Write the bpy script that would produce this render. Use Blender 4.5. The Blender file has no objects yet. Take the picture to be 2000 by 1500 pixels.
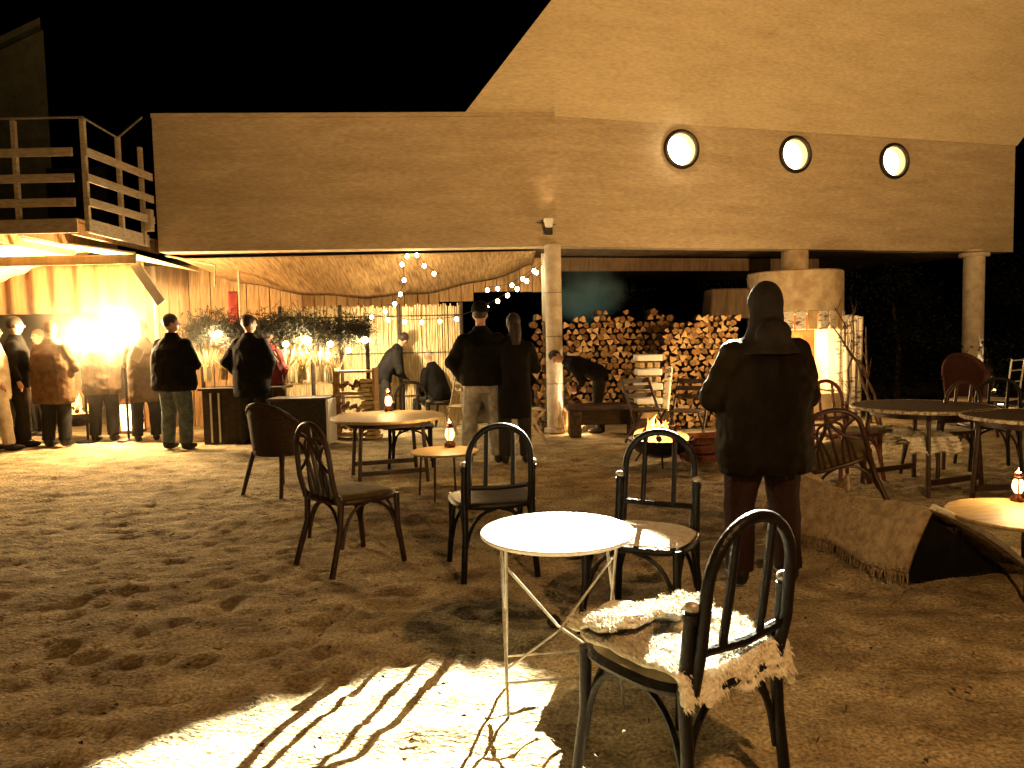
import bpy, bmesh, math, random
import numpy as np
from mathutils import Vector, Matrix, Euler
random.seed(7)
S = bpy.context.scene
C = S.collection
R = math.radians
PI = math.pi

# ------------------------------------------------------------------ camera, world, lights
CAMZ = 1.45
F = 1444.0
cam = bpy.data.cameras.new('camera')
cam.lens = F / 2000 * 36; cam.sensor_width = 36; cam.clip_end = 400; cam.clip_start = 0.05
camo = bpy.data.objects.new('camera', cam); C.objects.link(camo)
ROT = (Matrix.Rotation(PI / 2 - 0.0658, 3, 'X') @ Matrix.Rotation(-0.022, 3, 'Z'))
camo.matrix_world = Matrix.Translation((0, 0, CAMZ)) @ ROT.to_4x4()
S.camera = camo
def ray(px, py):
    return ROT @ Vector(((px - 1000) / F, (750 - py) / F, -1.0))
def P(px, py, z=0.0):
    d = ray(px, py); t = (z - CAMZ) / d.z
    return Vector((d.x * t, d.y * t, z))
def PY(px, py, Y):
    d = ray(px, py); t = Y / d.y
    return Vector((d.x * t, Y, CAMZ + d.z * t))

w = bpy.data.worlds.new('World'); S.world = w; w.use_nodes = True
bg = w.node_tree.nodes['Background']
bg.inputs[0].default_value = (0.010, 0.012, 0.014, 1); bg.inputs[1].default_value = 0.012
S.view_settings.view_transform = 'Standard'; S.view_settings.look = 'None'
S.view_settings.exposure = -0.4; S.view_settings.gamma = 1; S.view_settings.use_curve_mapping = False

def light(kind, loc, power, col, aim=None, parent=None, name=None, radius=0.05, size=None, blend=0.3):
    l = bpy.data.lights.new(name or 'lamp_light', kind); l.energy = power; l.color = col
    l.shadow_soft_size = radius
    if size: l.spot_size = R(size); l.spot_blend = blend
    o = bpy.data.objects.new(name or 'lamp_light', l); C.objects.link(o)
    o.location = loc
    if aim is not None:
        o.rotation_euler = (Vector(aim) - Vector(loc)).to_track_quat('-Z', 'Y').to_euler()
    if parent: o.parent = parent
    return o
WARM = (1.0, 0.60, 0.27)
AMBER = (1.0, 0.50, 0.16)
# lamp hanging over the terrace, just right of the photographer (throws the table and chair shadows)
light('POINT', (1.25, 0.45, 2.85), 410, (1.0, 0.53, 0.19), radius=0.045, name='terrace_lamp_light')
# floodlight aimed at the house front from the right of the terrace
light('SPOT', (9.5, -14.0, 2.2), 31000, (1.0, 0.575, 0.21), aim=(3.6, 12.0, 10.2), radius=0.12, size=52, blend=1.0, name='floodlight_light')
# beam of the first porthole window, falls near the photographer
_ph = PY(1328, 292, 11.45)
light('SPOT', _ph + Vector((-.02, -.10, 0)), 160000, (1.0, 0.90, 0.64), aim=(-1.48, -1.0, 0), radius=0.03, size=16.2, blend=0.10, name='porthole_beam_light')
light('POINT', _ph + Vector((-.03, -.16, 0)), 9, (1.0, 0.80, 0.48), radius=0.06, name='porthole_halo_light')  # added point lamp, makes the glow on the wall round the porthole

# ------------------------------------------------------------------ helpers
_m = {}
def mat(name, c, c2=None, scale=6.0, rough=0.8, metal=0.0, bump=0.0, bscale=None, emit=None, es=0.0,
        stretch=(1, 1, 1), spec=0.3, contrast=(0.35, 0.65), detail=6, grain=0.0, gscale=150, gstretch=(1, 1, 1)):
    if name in _m: return _m[name]
    m = bpy.data.materials.new(name); m.use_nodes = True
    nt = m.node_tree; N = nt.nodes; L = nt.links; b = N['Principled BSDF']
    b.inputs['Roughness'].default_value = rough; b.inputs['Metallic'].default_value = metal
    b.inputs['Specular IOR Level'].default_value = spec
    tc = N.new('ShaderNodeTexCoord'); mp = N.new('ShaderNodeMapping'); mp.inputs['Scale'].default_value = stretch
    L.new(tc.outputs['Object'], mp.inputs['Vector'])
    if c2 is None: c2 = tuple(x * 0.7 for x in c)
    n = N.new('ShaderNodeTexNoise'); n.inputs['Scale'].default_value = scale; n.inputs['Detail'].default_value = detail
    n.inputs['Roughness'].default_value = 0.62
    L.new(mp.outputs[0], n.inputs['Vector'])
    r = N.new('ShaderNodeValToRGB'); r.color_ramp.elements[0].position = contrast[0]; r.color_ramp.elements[1].position = contrast[1]
    r.color_ramp.elements[0].color = (*c2, 1); r.color_ramp.elements[1].color = (*c, 1)
    L.new(n.outputs['Fac'], r.inputs[0])
    if grain:
        mp2 = N.new('ShaderNodeMapping'); mp2.inputs['Scale'].default_value = gstretch; L.new(tc.outputs['Object'], mp2.inputs['Vector'])
        g2 = N.new('ShaderNodeTexNoise'); g2.inputs['Scale'].default_value = gscale; g2.inputs['Detail'].default_value = 4; L.new(mp2.outputs[0], g2.inputs['Vector'])
        mr = N.new('ShaderNodeMapRange'); mr.inputs[1].default_value = .32; mr.inputs[2].default_value = .68; mr.inputs[3].default_value = 1 - grain; mr.inputs[4].default_value = 1 + grain * .6; L.new(g2.outputs['Fac'], mr.inputs[0])
        vm = N.new('ShaderNodeVectorMath'); vm.operation = 'SCALE'; L.new(r.outputs[0], vm.inputs[0]); L.new(mr.outputs[0], vm.inputs['Scale']); L.new(vm.outputs[0], b.inputs['Base Color'])
    else: L.new(r.outputs[0], b.inputs['Base Color'])
    if bump:
        n2 = N.new('ShaderNodeTexNoise'); n2.inputs['Scale'].default_value = bscale or scale * 4; n2.inputs['Detail'].default_value = 8
        L.new(mp.outputs[0], n2.inputs['Vector'])
        bp = N.new('ShaderNodeBump'); bp.inputs['Strength'].default_value = bump; bp.inputs['Distance'].default_value = 0.02
        L.new(n2.outputs['Fac'], bp.inputs['Height']); L.new(bp.outputs[0], b.inputs['Normal'])
    if emit:
        b.inputs['Emission Color'].default_value = (*emit, 1); b.inputs['Emission Strength'].default_value = es
    _m[name] = m
    return m

class MB:
    def __init__(s): s.v = []; s.f = []; s.mi = []; s.cur = 0
    def add(s, vs, fs):
        o = len(s.v); s.v += [tuple(v) for v in vs]
        for f in fs: s.f.append(tuple(i + o for i in f)); s.mi.append(s.cur)
    def box(s, c, d, rz=0, M=None, tap=1.0):
        vs = []
        for z in (-.5, .5):
            k = tap if z > 0 else 1
            for x, y in ((-.5, -.5), (.5, -.5), (.5, .5), (-.5, .5)):
                vs.append(Vector((x * d[0] * k, y * d[1] * k, z * d[2])))
        q = M if M is not None else Matrix.Rotation(rz, 3, 'Z')
        vs = [q @ v + Vector(c) for v in vs]
        s.add(vs, [(0, 3, 2, 1), (4, 5, 6, 7), (0, 1, 5, 4), (1, 2, 6, 5), (2, 3, 7, 6), (3, 0, 4, 7)])
        return s
    def bar(s, a, b, w, h):   # rectangular bar between two points
        a = Vector(a); b = Vector(b); d = b - a
        M = d.to_track_quat('X', 'Z').to_matrix()
        return s.box((a + b) / 2, (d.length, w, h), M=M)
    def tube(s, pts, r, n=8, closed=False):
        pts = [Vector(p) for p in pts]; k = len(pts)
        rs = r if isinstance(r, (list, tuple)) else [r] * k
        vs = []; up = None
        for i, p in enumerate(pts):
            if closed: t = pts[(i + 1) % k] - pts[i - 1]
            else: t = pts[min(i + 1, k - 1)] - pts[max(i - 1, 0)]
            if t.length < 1e-9: t = Vector((0, 0, 1))
            t.normalize()
            if up is None:
                up = Vector((0, 0, 1)) if abs(t.z) < .9 else Vector((1, 0, 0))
            u = (up - t * up.dot(t))
            if u.length < 1e-6: u = t.orthogonal()
            u.normalize(); up = u; v = t.cross(u)
            for j in range(n):
                a = 2 * PI * j / n
                vs.append(p + (u * math.cos(a) + v * math.sin(a)) * rs[i])
        fs = []
        for i in range(k if closed else k - 1):
            i2 = (i + 1) % k
            for j in range(n):
                j2 = (j + 1) % n
                fs.append((i * n + j, i * n + j2, i2 * n + j2, i2 * n + j))
        if not closed:
            fs.append(tuple(range(n - 1, -1, -1))); fs.append(tuple((k - 1) * n + j for j in range(n)))
        s.add(vs, fs); return s
    def lathe(s, prof, c=(0, 0, 0), n=20, sx=1, sy=1):
        vs = []; k = len(prof)
        for r, z in prof:
            for j in range(n):
                a = 2 * PI * j / n
                vs.append((c[0] + r * math.cos(a) * sx, c[1] + r * math.sin(a) * sy, c[2] + z))
        fs = [(i * n + j, i * n + (j + 1) % n, (i + 1) * n + (j + 1) % n, (i + 1) * n + j) for i in range(k - 1) for j in range(n)]
        fs.append(tuple(range(n - 1, -1, -1))); fs.append(tuple((k - 1) * n + j for j in range(n)))
        s.add(vs, fs); return s
    def ell(s, c, r, n=12, m=8):
        prof = [(max(1e-4, math.sin(PI * i / m)), -math.cos(PI * i / m)) for i in range(m + 1)]
        vs = []
        for q, z in prof:
            for j in range(n):
                a = 2 * PI * j / n
                vs.append((c[0] + q * math.cos(a) * r[0], c[1] + q * math.sin(a) * r[1], c[2] + z * r[2]))
        fs = [(i * n + j, i * n + (j + 1) % n, (i + 1) * n + (j + 1) % n, (i + 1) * n + j) for i in range(m) for j in range(n)]
        fs.append(tuple(range(n - 1, -1, -1))); fs.append(tuple(m * n + j for j in range(n)))
        s.add(vs, fs); return s
    def grid(s, fn, nu, nv, thick=None):
        vs = [Vector(fn(i / nu, j / nv)) for j in range(nv + 1) for i in range(nu + 1)]
        fs = [(j * (nu + 1) + i, j * (nu + 1) + i + 1, (j + 1) * (nu + 1) + i + 1, (j + 1) * (nu + 1) + i) for j in range(nv) for i in range(nu)]
        s.add(vs, fs); return s
    def build(s, name, m, parent=None, smooth=True, bevel=0, loc=None, rz=None, solid=0, sub=0):
        me = bpy.data.meshes.new(name); me.from_pydata(s.v, [], s.f)
        ms = m if isinstance(m, (list, tuple)) else [m]
        for q in ms: me.materials.append(q)
        if len(ms) > 1: me.polygons.foreach_set('material_index', s.mi)
        me.validate(); me.update()
        bm = bmesh.new(); bm.from_mesh(me); bmesh.ops.recalc_face_normals(bm, faces=bm.faces); bm.to_mesh(me); bm.free()
        if smooth:
            me.polygons.foreach_set('use_smooth', [True] * len(me.polygons))
            try: me.set_sharp_from_angle(angle=R(38))
            except Exception: pass
        o = bpy.data.objects.new(name, me); C.objects.link(o)
        if parent: o.parent = parent
        if loc is not None: o.location = loc
        if rz is not None: o.rotation_euler = (0, 0, rz)
        if solid:
            q = o.modifiers.new('solid', 'SOLIDIFY'); q.thickness = solid; q.offset = 0
        if bevel:
            q = o.modifiers.new('bevel', 'BEVEL'); q.width = bevel; q.segments = 2; q.limit_method = 'ANGLE'
        if sub:
            q = o.modifiers.new('subd', 'SUBSURF'); q.levels = sub; q.render_levels = sub
        return o

def tag(o, label, cat, group=None, kind=None):
    if label: o['label'] = label
    if cat: o['category'] = cat
    if group: o['group'] = group
    if kind: o['kind'] = kind
    return o
def thing(name, label, cat, loc=(0, 0, 0), rz=0, group=None):
    o = bpy.data.objects.new(name, None); C.objects.link(o); o.location = loc; o.rotation_euler = (0, 0, rz)
    o.empty_display_size = .1
    return tag(o, label, cat, group)
def part(name, me, parent, M=None, kind=None):
    o = bpy.data.objects.new(name, me); C.objects.link(o); o.parent = parent
    if M is not None: o.matrix_local = M
    if kind: o['kind'] = kind
    return o
def copy_tree(o, parent=None):
    c = o.copy(); C.objects.link(c)
    if parent: c.parent = parent
    for ch in list(o.children): copy_tree(ch, c)
    return c
def bez(p0, p1, p2, p3, n=12):
    out = []
    for i in range(n + 1):
        t = i / n; u = 1 - t
        out.append(Vector(p0) * u ** 3 + Vector(p1) * 3 * u * u * t + Vector(p2) * 3 * u * t * t + Vector(p3) * t ** 3)
    return out

# value noise (numpy)
_rs = np.random.RandomState(3); _T = _rs.rand(256, 256)
def vnoise(x, y):
    xi = np.floor(x).astype(int); yi = np.floor(y).astype(int); fx = x - xi; fy = y - yi
    fx = fx * fx * (3 - 2 * fx); fy = fy * fy * (3 - 2 * fy)
    a = _T[xi % 256, yi % 256]; b = _T[(xi + 1) % 256, yi % 256]; c = _T[xi % 256, (yi + 1) % 256]; d = _T[(xi + 1) % 256, (yi + 1) % 256]
    return (a * (1 - fx) + b * fx) * (1 - fy) + (c * (1 - fx) + d * fx) * fy

# ------------------------------------------------------------------ materials
M_sand = mat('trampled_snow_and_sand', (0.56, 0.46, 0.28), (0.17, 0.12, 0.06), scale=2.6, rough=0.9, grain=.55, gscale=70, bump=1.0, bscale=38, spec=0.15, contrast=(0.30, 0.66), detail=12, stretch=(1, 1.7, 1))
M_wall_lit = mat('painted_boards_lit', (0.60, 0.50, 0.33), (0.46, 0.37, 0.23), scale=.8, rough=0.85, bump=0.3, bscale=14, stretch=(1, 1, 5), spec=0.08, contrast=(0.25, 0.72), detail=12, grain=.16, gscale=22, gstretch=(.5, .5, 2.2))  # lighter copy of the wall paint; stronger light on the gable put into colour
M_wall = mat('painted_boards', (0.50, 0.40, 0.265), (0.34, 0.26, 0.16), grain=.20, gscale=22, gstretch=(.5, .5, 2.6), scale=.9, rough=0.85, bump=0.35, bscale=14, stretch=(1, 1, 7), spec=0.08, contrast=(0.22, 0.72), detail=14)
M_side = mat('side_wall_paint', (0.10, 0.10, 0.06), (0.06, 0.06, 0.035), scale=5, rough=0.9, bump=.2)
M_soffit = mat('soffit_boards', (0.15, 0.10, 0.055), (0.08, 0.05, 0.03), scale=3, rough=0.8, stretch=(6, 1, 1))
M_plank = mat('weathered_plank', (0.52, 0.34, 0.16), (0.24, 0.14, 0.06), scale=5, rough=0.8, bump=.4, stretch=(6, 6, .6))
M_reed = mat('dry_reed', (0.74, 0.62, 0.36), (0.36, 0.26, 0.12), scale=9, rough=0.8, bump=.3, stretch=(5, 5, .5))
M_col = mat('column_render', (0.60, 0.52, 0.40), (0.42, 0.34, 0.24), scale=7, rough=0.85, bump=.3)
M_white = mat('white_enamel', (0.80, 0.79, 0.72), (0.72, 0.70, 0.62), scale=9, rough=0.35, spec=.5, bump=.05)
M_wire = mat('worn_white_metal', (0.45, 0.42, 0.35), (0.25, 0.22, 0.17), scale=30, rough=0.45, metal=.4)
M_black = mat('black_rattan', (0.008, 0.0065, 0.0055), (0.004, 0.003, 0.003), scale=22, rough=0.40, spec=.18, bump=.25, bscale=60)
M_brown = mat('brown_rattan', (0.045, 0.018, 0.009), (0.018, 0.008, 0.004), scale=18, rough=0.4, spec=.35, bump=.25, bscale=60)
M_wick = mat('wicker_weave', (0.07, 0.036, 0.015), (0.016, 0.009, 0.005), scale=60, rough=0.6, bump=.9, bscale=90)
M_olive = mat('olive_seat_cloth', (0.17, 0.12, 0.035), (0.09, 0.06, 0.02), scale=14, rough=0.9, bump=.3)
M_cream = mat('cream_cushion', (0.62, 0.56, 0.42), (0.42, 0.36, 0.25), scale=9, rough=0.95, bump=.4)
M_fur = mat('sheepskin_wool', (0.85, 0.81, 0.70), (0.62, 0.56, 0.43), scale=16, rough=1.0, bump=1.0, bscale=50)
M_oak = mat('pale_table_wood', (0.52, 0.38, 0.18), (0.34, 0.22, 0.09), scale=6, rough=0.55, bump=.15, stretch=(1, 8, 1))
M_dwood = mat('dark_wood', (0.06, 0.035, 0.02), (0.02, 0.012, 0.008), scale=8, rough=0.6, bump=.4, stretch=(1, 1, 4))
M_rwood = mat('red_brown_wood', (0.20, 0.06, 0.025), (0.08, 0.025, 0.012), scale=8, rough=0.55, bump=.3, stretch=(1, 5, 1))
M_logend = mat('log_end_grain', (0.50, 0.29, 0.12), (0.20, 0.10, 0.035), scale=14, rough=0.85, bump=.4)
M_bark = mat('bark', (0.10, 0.06, 0.035), (0.03, 0.018, 0.01), scale=22, rough=0.95, bump=.9)
M_birch = mat('birch_bark', (0.66, 0.60, 0.48), (0.10, 0.07, 0.05), scale=9, rough=0.8, bump=.4, contrast=(.38, .48), stretch=(1, 1, 2.5))
M_metal = mat('sooty_iron', (0.05, 0.04, 0.035), (0.02, 0.015, 0.012), scale=16, rough=0.5, metal=.7, bump=.2)
M_lant = mat('lantern_copper', (0.28, 0.10, 0.04), (0.10, 0.035, 0.015), scale=20, rough=0.35, metal=.8)
M_canvas = mat('tent_canvas', (0.62, 0.50, 0.30), (0.50, 0.38, 0.20), scale=3, rough=0.9, bump=.2, stretch=(4, 1, .5))
M_leaf = mat('fir_needles', (0.045, 0.040, 0.016), (0.014, 0.012, 0.005), scale=9, rough=0.7)
M_leaf2 = mat('broad_leaves', (0.018, 0.020, 0.008), (0.005, 0.006, 0.003), scale=5, rough=0.6)
M_straw = mat('dry_straw', (0.50, 0.36, 0.16), (0.22, 0.14, 0.05), scale=9, rough=0.9)
M_hood = mat('fireplace_plaster', (0.58, 0.46, 0.30), (0.36, 0.26, 0.15), scale=5, rough=0.9, bump=.4)
M_skin = mat('skin', (0.42, 0.24, 0.15), (0.36, 0.19, 0.12), scale=12, rough=0.55)
M_hair = mat('dark_hair', (0.03, 0.02, 0.012), (0.01, 0.007, 0.005), scale=40, rough=0.5, bump=.6, stretch=(1, 1, .3))
M_hairg = mat('grey_hair', (0.45, 0.38, 0.28), (0.25, 0.2, 0.14), scale=40, rough=0.6, bump=.6)
M_hairl = mat('light_brown_hair', (0.22, 0.12, 0.05), (0.10, 0.05, 0.02), scale=40, rough=0.5, bump=.6)
M_eye = mat('eye', (0.02, 0.015, 0.01), rough=0.1)
M_jblack = mat('black_jacket', (0.007, 0.006, 0.005), (0.004, 0.0035, 0.003), spec=.12, scale=10, rough=0.9, bump=.5, bscale=14)
M_jbrown = mat('brown_jacket', (0.07, 0.038, 0.016), (0.035, 0.02, 0.009), scale=10, rough=0.85, bump=.5, bscale=14)
M_jtan = mat('tan_coat', (0.13, 0.07, 0.03), (0.07, 0.038, 0.016), scale=10, rough=0.9, bump=.5, bscale=14)
M_jcream = mat('cream_coat', (0.60, 0.50, 0.34), (0.42, 0.34, 0.22), scale=10, rough=0.9, bump=.5, bscale=14)
M_jred = mat('crimson_jacket', (0.20, 0.03, 0.03), (0.10, 0.015, 0.015), scale=10, rough=0.8, bump=.5, bscale=14)
M_jeans = mat('faded_jeans', (0.30, 0.28, 0.24), (0.14, 0.13, 0.12), scale=12, rough=0.9, bump=.3)
M_jeansb = mat('blue_jeans', (0.10, 0.13, 0.14), (0.04, 0.05, 0.055), scale=12, rough=0.9, bump=.3)
M_tdark = mat('dark_trousers', (0.02, 0.017, 0.014), (0.01, 0.008, 0.007), scale=12, rough=0.9, bump=.3)
M_tmar = mat('maroon_trousers', (0.022, 0.007, 0.004), (0.02, 0.006, 0.004), scale=12, rough=0.9, bump=.3)
M_shoe = mat('dark_shoe', (0.02, 0.015, 0.012), rough=0.5)
M_red = mat('red_cloth', (0.30, 0.035, 0.03), (0.16, 0.02, 0.015), scale=8, rough=0.9)
M_ash = mat('blanket_wool', (0.44, 0.33, 0.19), (0.22, 0.16, 0.09), scale=18, rough=1.0, bump=1.0, bscale=60)
M_curt = mat('orange_brown_curtain_cloth', (0.26, 0.13, 0.045), (0.15, 0.07, 0.025), scale=4, rough=0.9, bump=.4, stretch=(5, 1, .3))  # even orange-brown cloth colour, darker than the tent canvas
M_sail = mat('brown_reed_matting', (0.40, 0.25, 0.10), (0.16, 0.09, 0.035), scale=5, rough=0.9, bump=.5, stretch=(7, .8, .8))
def emis(name, col, s):
    m = bpy.data.materials.new(name); m.use_nodes = True
    b = m.node_tree.nodes['Principled BSDF']; b.inputs['Base Color'].default_value = (*col, 1)
    b.inputs['Emission Color'].default_value = (*col, 1); b.inputs['Emission Strength'].default_value = s
    return m
E_bulb = emis('lit_bulb', (1.0, 0.78, 0.42), 75)
E_pane = emis('lit_window_pane', (1.0, 0.88, 0.60), 9)
E_lamp = emis('lamp_globe', (1.0, 0.78, 0.42), 22)
E_flame2 = emis('candle_flame', (1.0, 0.66, 0.24), 25)
E_glassl = emis('glowing_lantern_glass', (1.0, 0.74, 0.34), 3.5)
E_ember = emis('embers', (1.0, 0.40, 0.10), 12)
def flame_mat():
    m = bpy.data.materials.new('fire_flame'); m.use_nodes = True; nt = m.node_tree; N = nt.nodes; L = nt.links
    b = N['Principled BSDF']; tc = N.new('ShaderNodeTexCoord'); sp = N.new('ShaderNodeSeparateXYZ'); L.new(tc.outputs['Generated'], sp.inputs[0])
    r = N.new('ShaderNodeValToRGB'); e = r.color_ramp.elements
    e[0].color = (1, .62, .22, 1); e[1].color = (1, .16, .02, 1); e[1].position = 1.0
    x = e.new(.55); x.color = (1, .5, .12, 1)
    L.new(sp.outputs[2], r.inputs[0]); L.new(r.outputs[0], b.inputs['Emission Color']); b.inputs['Emission Strength'].default_value = 4
    b.inputs['Base Color'].default_value = (.6, .3, .1, 1)
    return m
E_flame = flame_mat()

# ------------------------------------------------------------------ ground
def axis(lo, hi, step, far):
    a = list(np.arange(lo, hi + 1e-6, step)); s = step; x = lo; y = hi; L1 = []; L2 = []
    while x > -far: s *= 1.35; x -= s; L1.append(x)
    s = step
    while y < far: s *= 1.35; y += s; L2.append(y)
    return np.array(sorted(L1) + a + L2)
gx = axis(-6.5, 6.0, 0.04, 90); gy = axis(1.0, 9.0, 0.04, 90)
X, Y = np.meshgrid(gx, gy)
wx = X + .35 * vnoise(X * 1.3 + 7, Y * 1.3 + 3); wy = Y + .35 * vnoise(X * 1.3 + 40, Y * 1.3 + 9)
rid = 1 - np.abs(2 * vnoise(wx * 3.0 + 11, wy * 5.2 + 5) - 1)
rid2 = 1 - np.abs(2 * vnoise(wx * 7.3 + 31, wy * 12.1 + 15) - 1)
Z = .022 * (vnoise(wx * 1.1, wy * 1.5) - .5) + .020 * (rid - .5) + .019 * (rid2 - .5) + .010 * (1 - np.abs(2 * vnoise(wx * 15 + 3, wy * 24 + 8) - 1) - .5) + .012 * (vnoise(wx * 19, wy * 23) - .5) + .013 * (vnoise(wx * 33, wy * 44) - .5)
# footprints: small dents with a raised rim
rs = np.random.RandomState(11)
for _ in range(420):
    cx, cy, a = rs.uniform(-5.5, 5), rs.uniform(1.4, 9), rs.uniform(0, PI)
    ix = np.searchsorted(gx, (cx - .3, cx + .3)); iy = np.searchsorted(gy, (cy - .3, cy + .3))
    xs = X[iy[0]:iy[1], ix[0]:ix[1]] - cx; ys = Y[iy[0]:iy[1], ix[0]:ix[1]] - cy
    u = (xs * math.cos(a) + ys * math.sin(a)) / .14; v = (-xs * math.sin(a) + ys * math.cos(a)) / .065
    q = u * u + v * v
    Z[iy[0]:iy[1], ix[0]:ix[1]] += .024 * (-np.exp(-q * 1.2) + .55 * np.exp(-(np.sqrt(q) - 1.5) ** 2 * 5)) * rs.uniform(.15, .6)
Z -= .01
ny, nx = X.shape
V = np.stack([X, Y, Z], -1).reshape(-1, 3)
idx = np.arange(nx * ny).reshape(ny, nx)
Fc = np.stack([idx[:-1, :-1], idx[:-1, 1:], idx[1:, 1:], idx[1:, :-1]], -1).reshape(-1, 4)
me = bpy.data.meshes.new('ground'); me.vertices.add(len(V)); me.vertices.foreach_set('co', V.ravel())
me.loops.add(Fc.size); me.loops.foreach_set('vertex_index', Fc.ravel()); me.polygons.add(len(Fc))
me.polygons.foreach_set('loop_start', np.arange(len(Fc)) * 4); me.polygons.foreach_set('loop_total', np.full(len(Fc), 4))
me.update(); me.validate(); me.polygons.foreach_set('use_smooth', [True] * len(Fc)); me.materials.append(M_sand)
g = bpy.data.objects.new('ground', me); C.objects.link(g); g['kind'] = 'structure'

# ------------------------------------------------------------------ the house
BEND = Vector((.70, 10.95)); LEFT = Vector((PY(303, 360, 10.62).x, 10.62)); RIGHT = Vector((9.02, 13.35))
dl = (LEFT - BEND).normalized(); dr = (RIGHT - BEND).normalized(); LL = (LEFT - BEND).length; LR = (RIGHT - BEND).length
def W(s, z, off=0.0):
    d = dl if s < 0 else dr
    n = Vector((dl.y, -dl.x)) if s < 0 else Vector((dr.y, -dr.x))
    if n.y > 0: n = -n
    if abs(s) < 1e-6: n = Vector((0.13, -0.99)).normalized()
    p = BEND + d * abs(s) + n * off
    return Vector((p.x, p.y, z))
SOF = 2.74; KNEE = 4.60
house = thing('house', 'large cream beach house front on columns with three lit round windows', 'house', (0, 0, 0))
def slab(name, poly, off_fn, m, thick, holes=()):
    bm = bmesh.new()
    def loop(pts):
        vs = [bm.verts.new((p[0], 0, p[1])) for p in pts]
        return [bm.edges.new((vs[i], vs[(i + 1) % len(vs)])) for i in range(len(vs))]
    es = loop(poly)
    for (cs, cz, r) in holes:
        es += loop([(cs + r * math.cos(2 * PI * k / 40), cz + r * math.sin(2 * PI * k / 40)) for k in range(40)])
    bmesh.ops.triangle_fill(bm, use_beauty=True, use_dissolve=False, edges=es)
    front = list(bm.faces)
    ex = bmesh.ops.extrude_face_region(bm, geom=front)
    for v in ex['geom']:
        if isinstance(v, bmesh.types.BMVert): v.co.y = thick
    bmesh.ops.recalc_face_normals(bm, faces=bm.faces)
    for v in bm.verts:
        s, z, t = v.co.x, v.co.z, v.co.y
        v.co = W(s, z, off_fn(z) - t)
    bmesh.ops.recalc_face_normals(bm, faces=bm.faces)
    me = bpy.data.meshes.new(name); bm.to_mesh(me); bm.free(); me.materials.append(m)
    o = bpy.data.objects.new(name, me); C.objects.link(o); o.parent = house; return o
def s_of(px, py):
    # intersection of the pixel ray with the right-hand wall plane
    d = ray(px, py); n = Vector((dr.y, -dr.x, 0)); o = Vector((0, 0, CAMZ)); b3 = Vector((BEND.x, BEND.y, 0))
    t = (b3 - o).dot(n) / d.dot(n); p = o + d * t
    return ((p.xy - BEND).dot(dr), p.z)
holes = [(*s_of(1330, 292), .265), (*s_of(1552, 302), .265), (*s_of(1745, 315), .265)]
flat = lambda z: 0.0
tilt = lambda z: .012 + .10 * (z - KNEE)
slab('wall', [(-LL, SOF), (0, SOF), (0, KNEE), (-LL, KNEE)], flat, M_wall, .30)
slab('wall', [(0, SOF), (LR, SOF), (LR, KNEE), (0, KNEE)], flat, M_wall, .30, holes)
slab('gable_wall', [(-1.34, KNEE + .002), (0, KNEE + .002), (0, KNEE + 1.62)], tilt, M_wall_lit, .30)
slab('gable_wall', [(0, KNEE + .002), (LR + .02, KNEE + .002), (LR + 1.6, KNEE + 1.9), (LR + 1.6, 11.5), (4.6, 11.5), (0, KNEE + 1.62)], tilt, M_wall_lit, .30)
for i, (s, z, r) in enumerate(holes):
    a = W(s, z, 0); nrm = Vector((dr.y, -dr.x, 0)); nrm = -nrm if nrm.y > 0 else nrm
    Q = Matrix(((dr.x, nrm.x, 0), (dr.y, nrm.y, 0), (0, 0, 1)))
    Q.col[2] = Vector((0, 0, 1))
    e = thing('porthole_window', None, None, a); e.parent = house
    e.matrix_local = Matrix.Translation(a) @ Q.to_4x4()
    m = MB(); m.tube([((r + .005) * math.cos(t * PI / 18), .03, (r + .005) * math.sin(t * PI / 18)) for t in range(36)], .030, 8, closed=True)
    m.build('frame', M_metal, e)
    m = MB(); n = 36   # bevelled reveal ring behind the frame
    vs = []; 
    for (rr, yy) in ((r - .03, .01), (r - .03, -.20), (r - .01, -.20), (r - .005, .01)):
        for t in range(n): vs.append((rr * math.cos(2 * PI * t / n), yy, rr * math.sin(2 * PI * t / n)))
    m.add(vs, [(k * n + t, k * n + (t + 1) % n, ((k + 1) % 4) * n + (t + 1) % n, ((k + 1) % 4) * n + t) for k in range(4) for t in range(n)])
    m.build('reveal', mat('reveal_paint', (.7, .55, .25), (.55, .4, .18), rough=.6), e)
    m = MB(); m.add([(0, -.14, 0)] + [((r - .025) * math.cos(2 * PI * t / n), -.14, (r - .025) * math.sin(2 * PI * t / n)) for t in range(n)],
                    [(0, 1 + t, 1 + (t + 1) % n) for t in range(n)])
    m.build('pane', E_pane, e, solid=.01)
# soffit, rear walls, cappings
def poly_slab(name, pts, z0, z1, m, parent):
    n = len(pts); mb = MB()
    mb.add([(p[0], p[1], z0) for p in pts] + [(p[0], p[1], z1) for p in pts],
           [tuple(range(n))] + [tuple(range(2 * n - 1, n - 1, -1))] + [(i, (i + 1) % n, n + (i + 1) % n, n + i) for i in range(n)])
    return mb.build(name, m, parent, smooth=False)
bk = [W(-LL, 0, -.31), W(0, 0, -.31), W(LR, 0, -.31)]
poly_slab('soffit', [bk[0], bk[1], bk[2], bk[2] + Vector((-1.5, 6, 0)), bk[0] + Vector((0, 7, 0))], SOF + .03, SOF + .15, M_soffit, house)
poly_slab('roof', [W(-LL, 0, .04), W(0, 0, .04), W(0, 0, -6), W(-LL, 0, -6)], KNEE + .003, KNEE + .06, M_wall, house)
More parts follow.
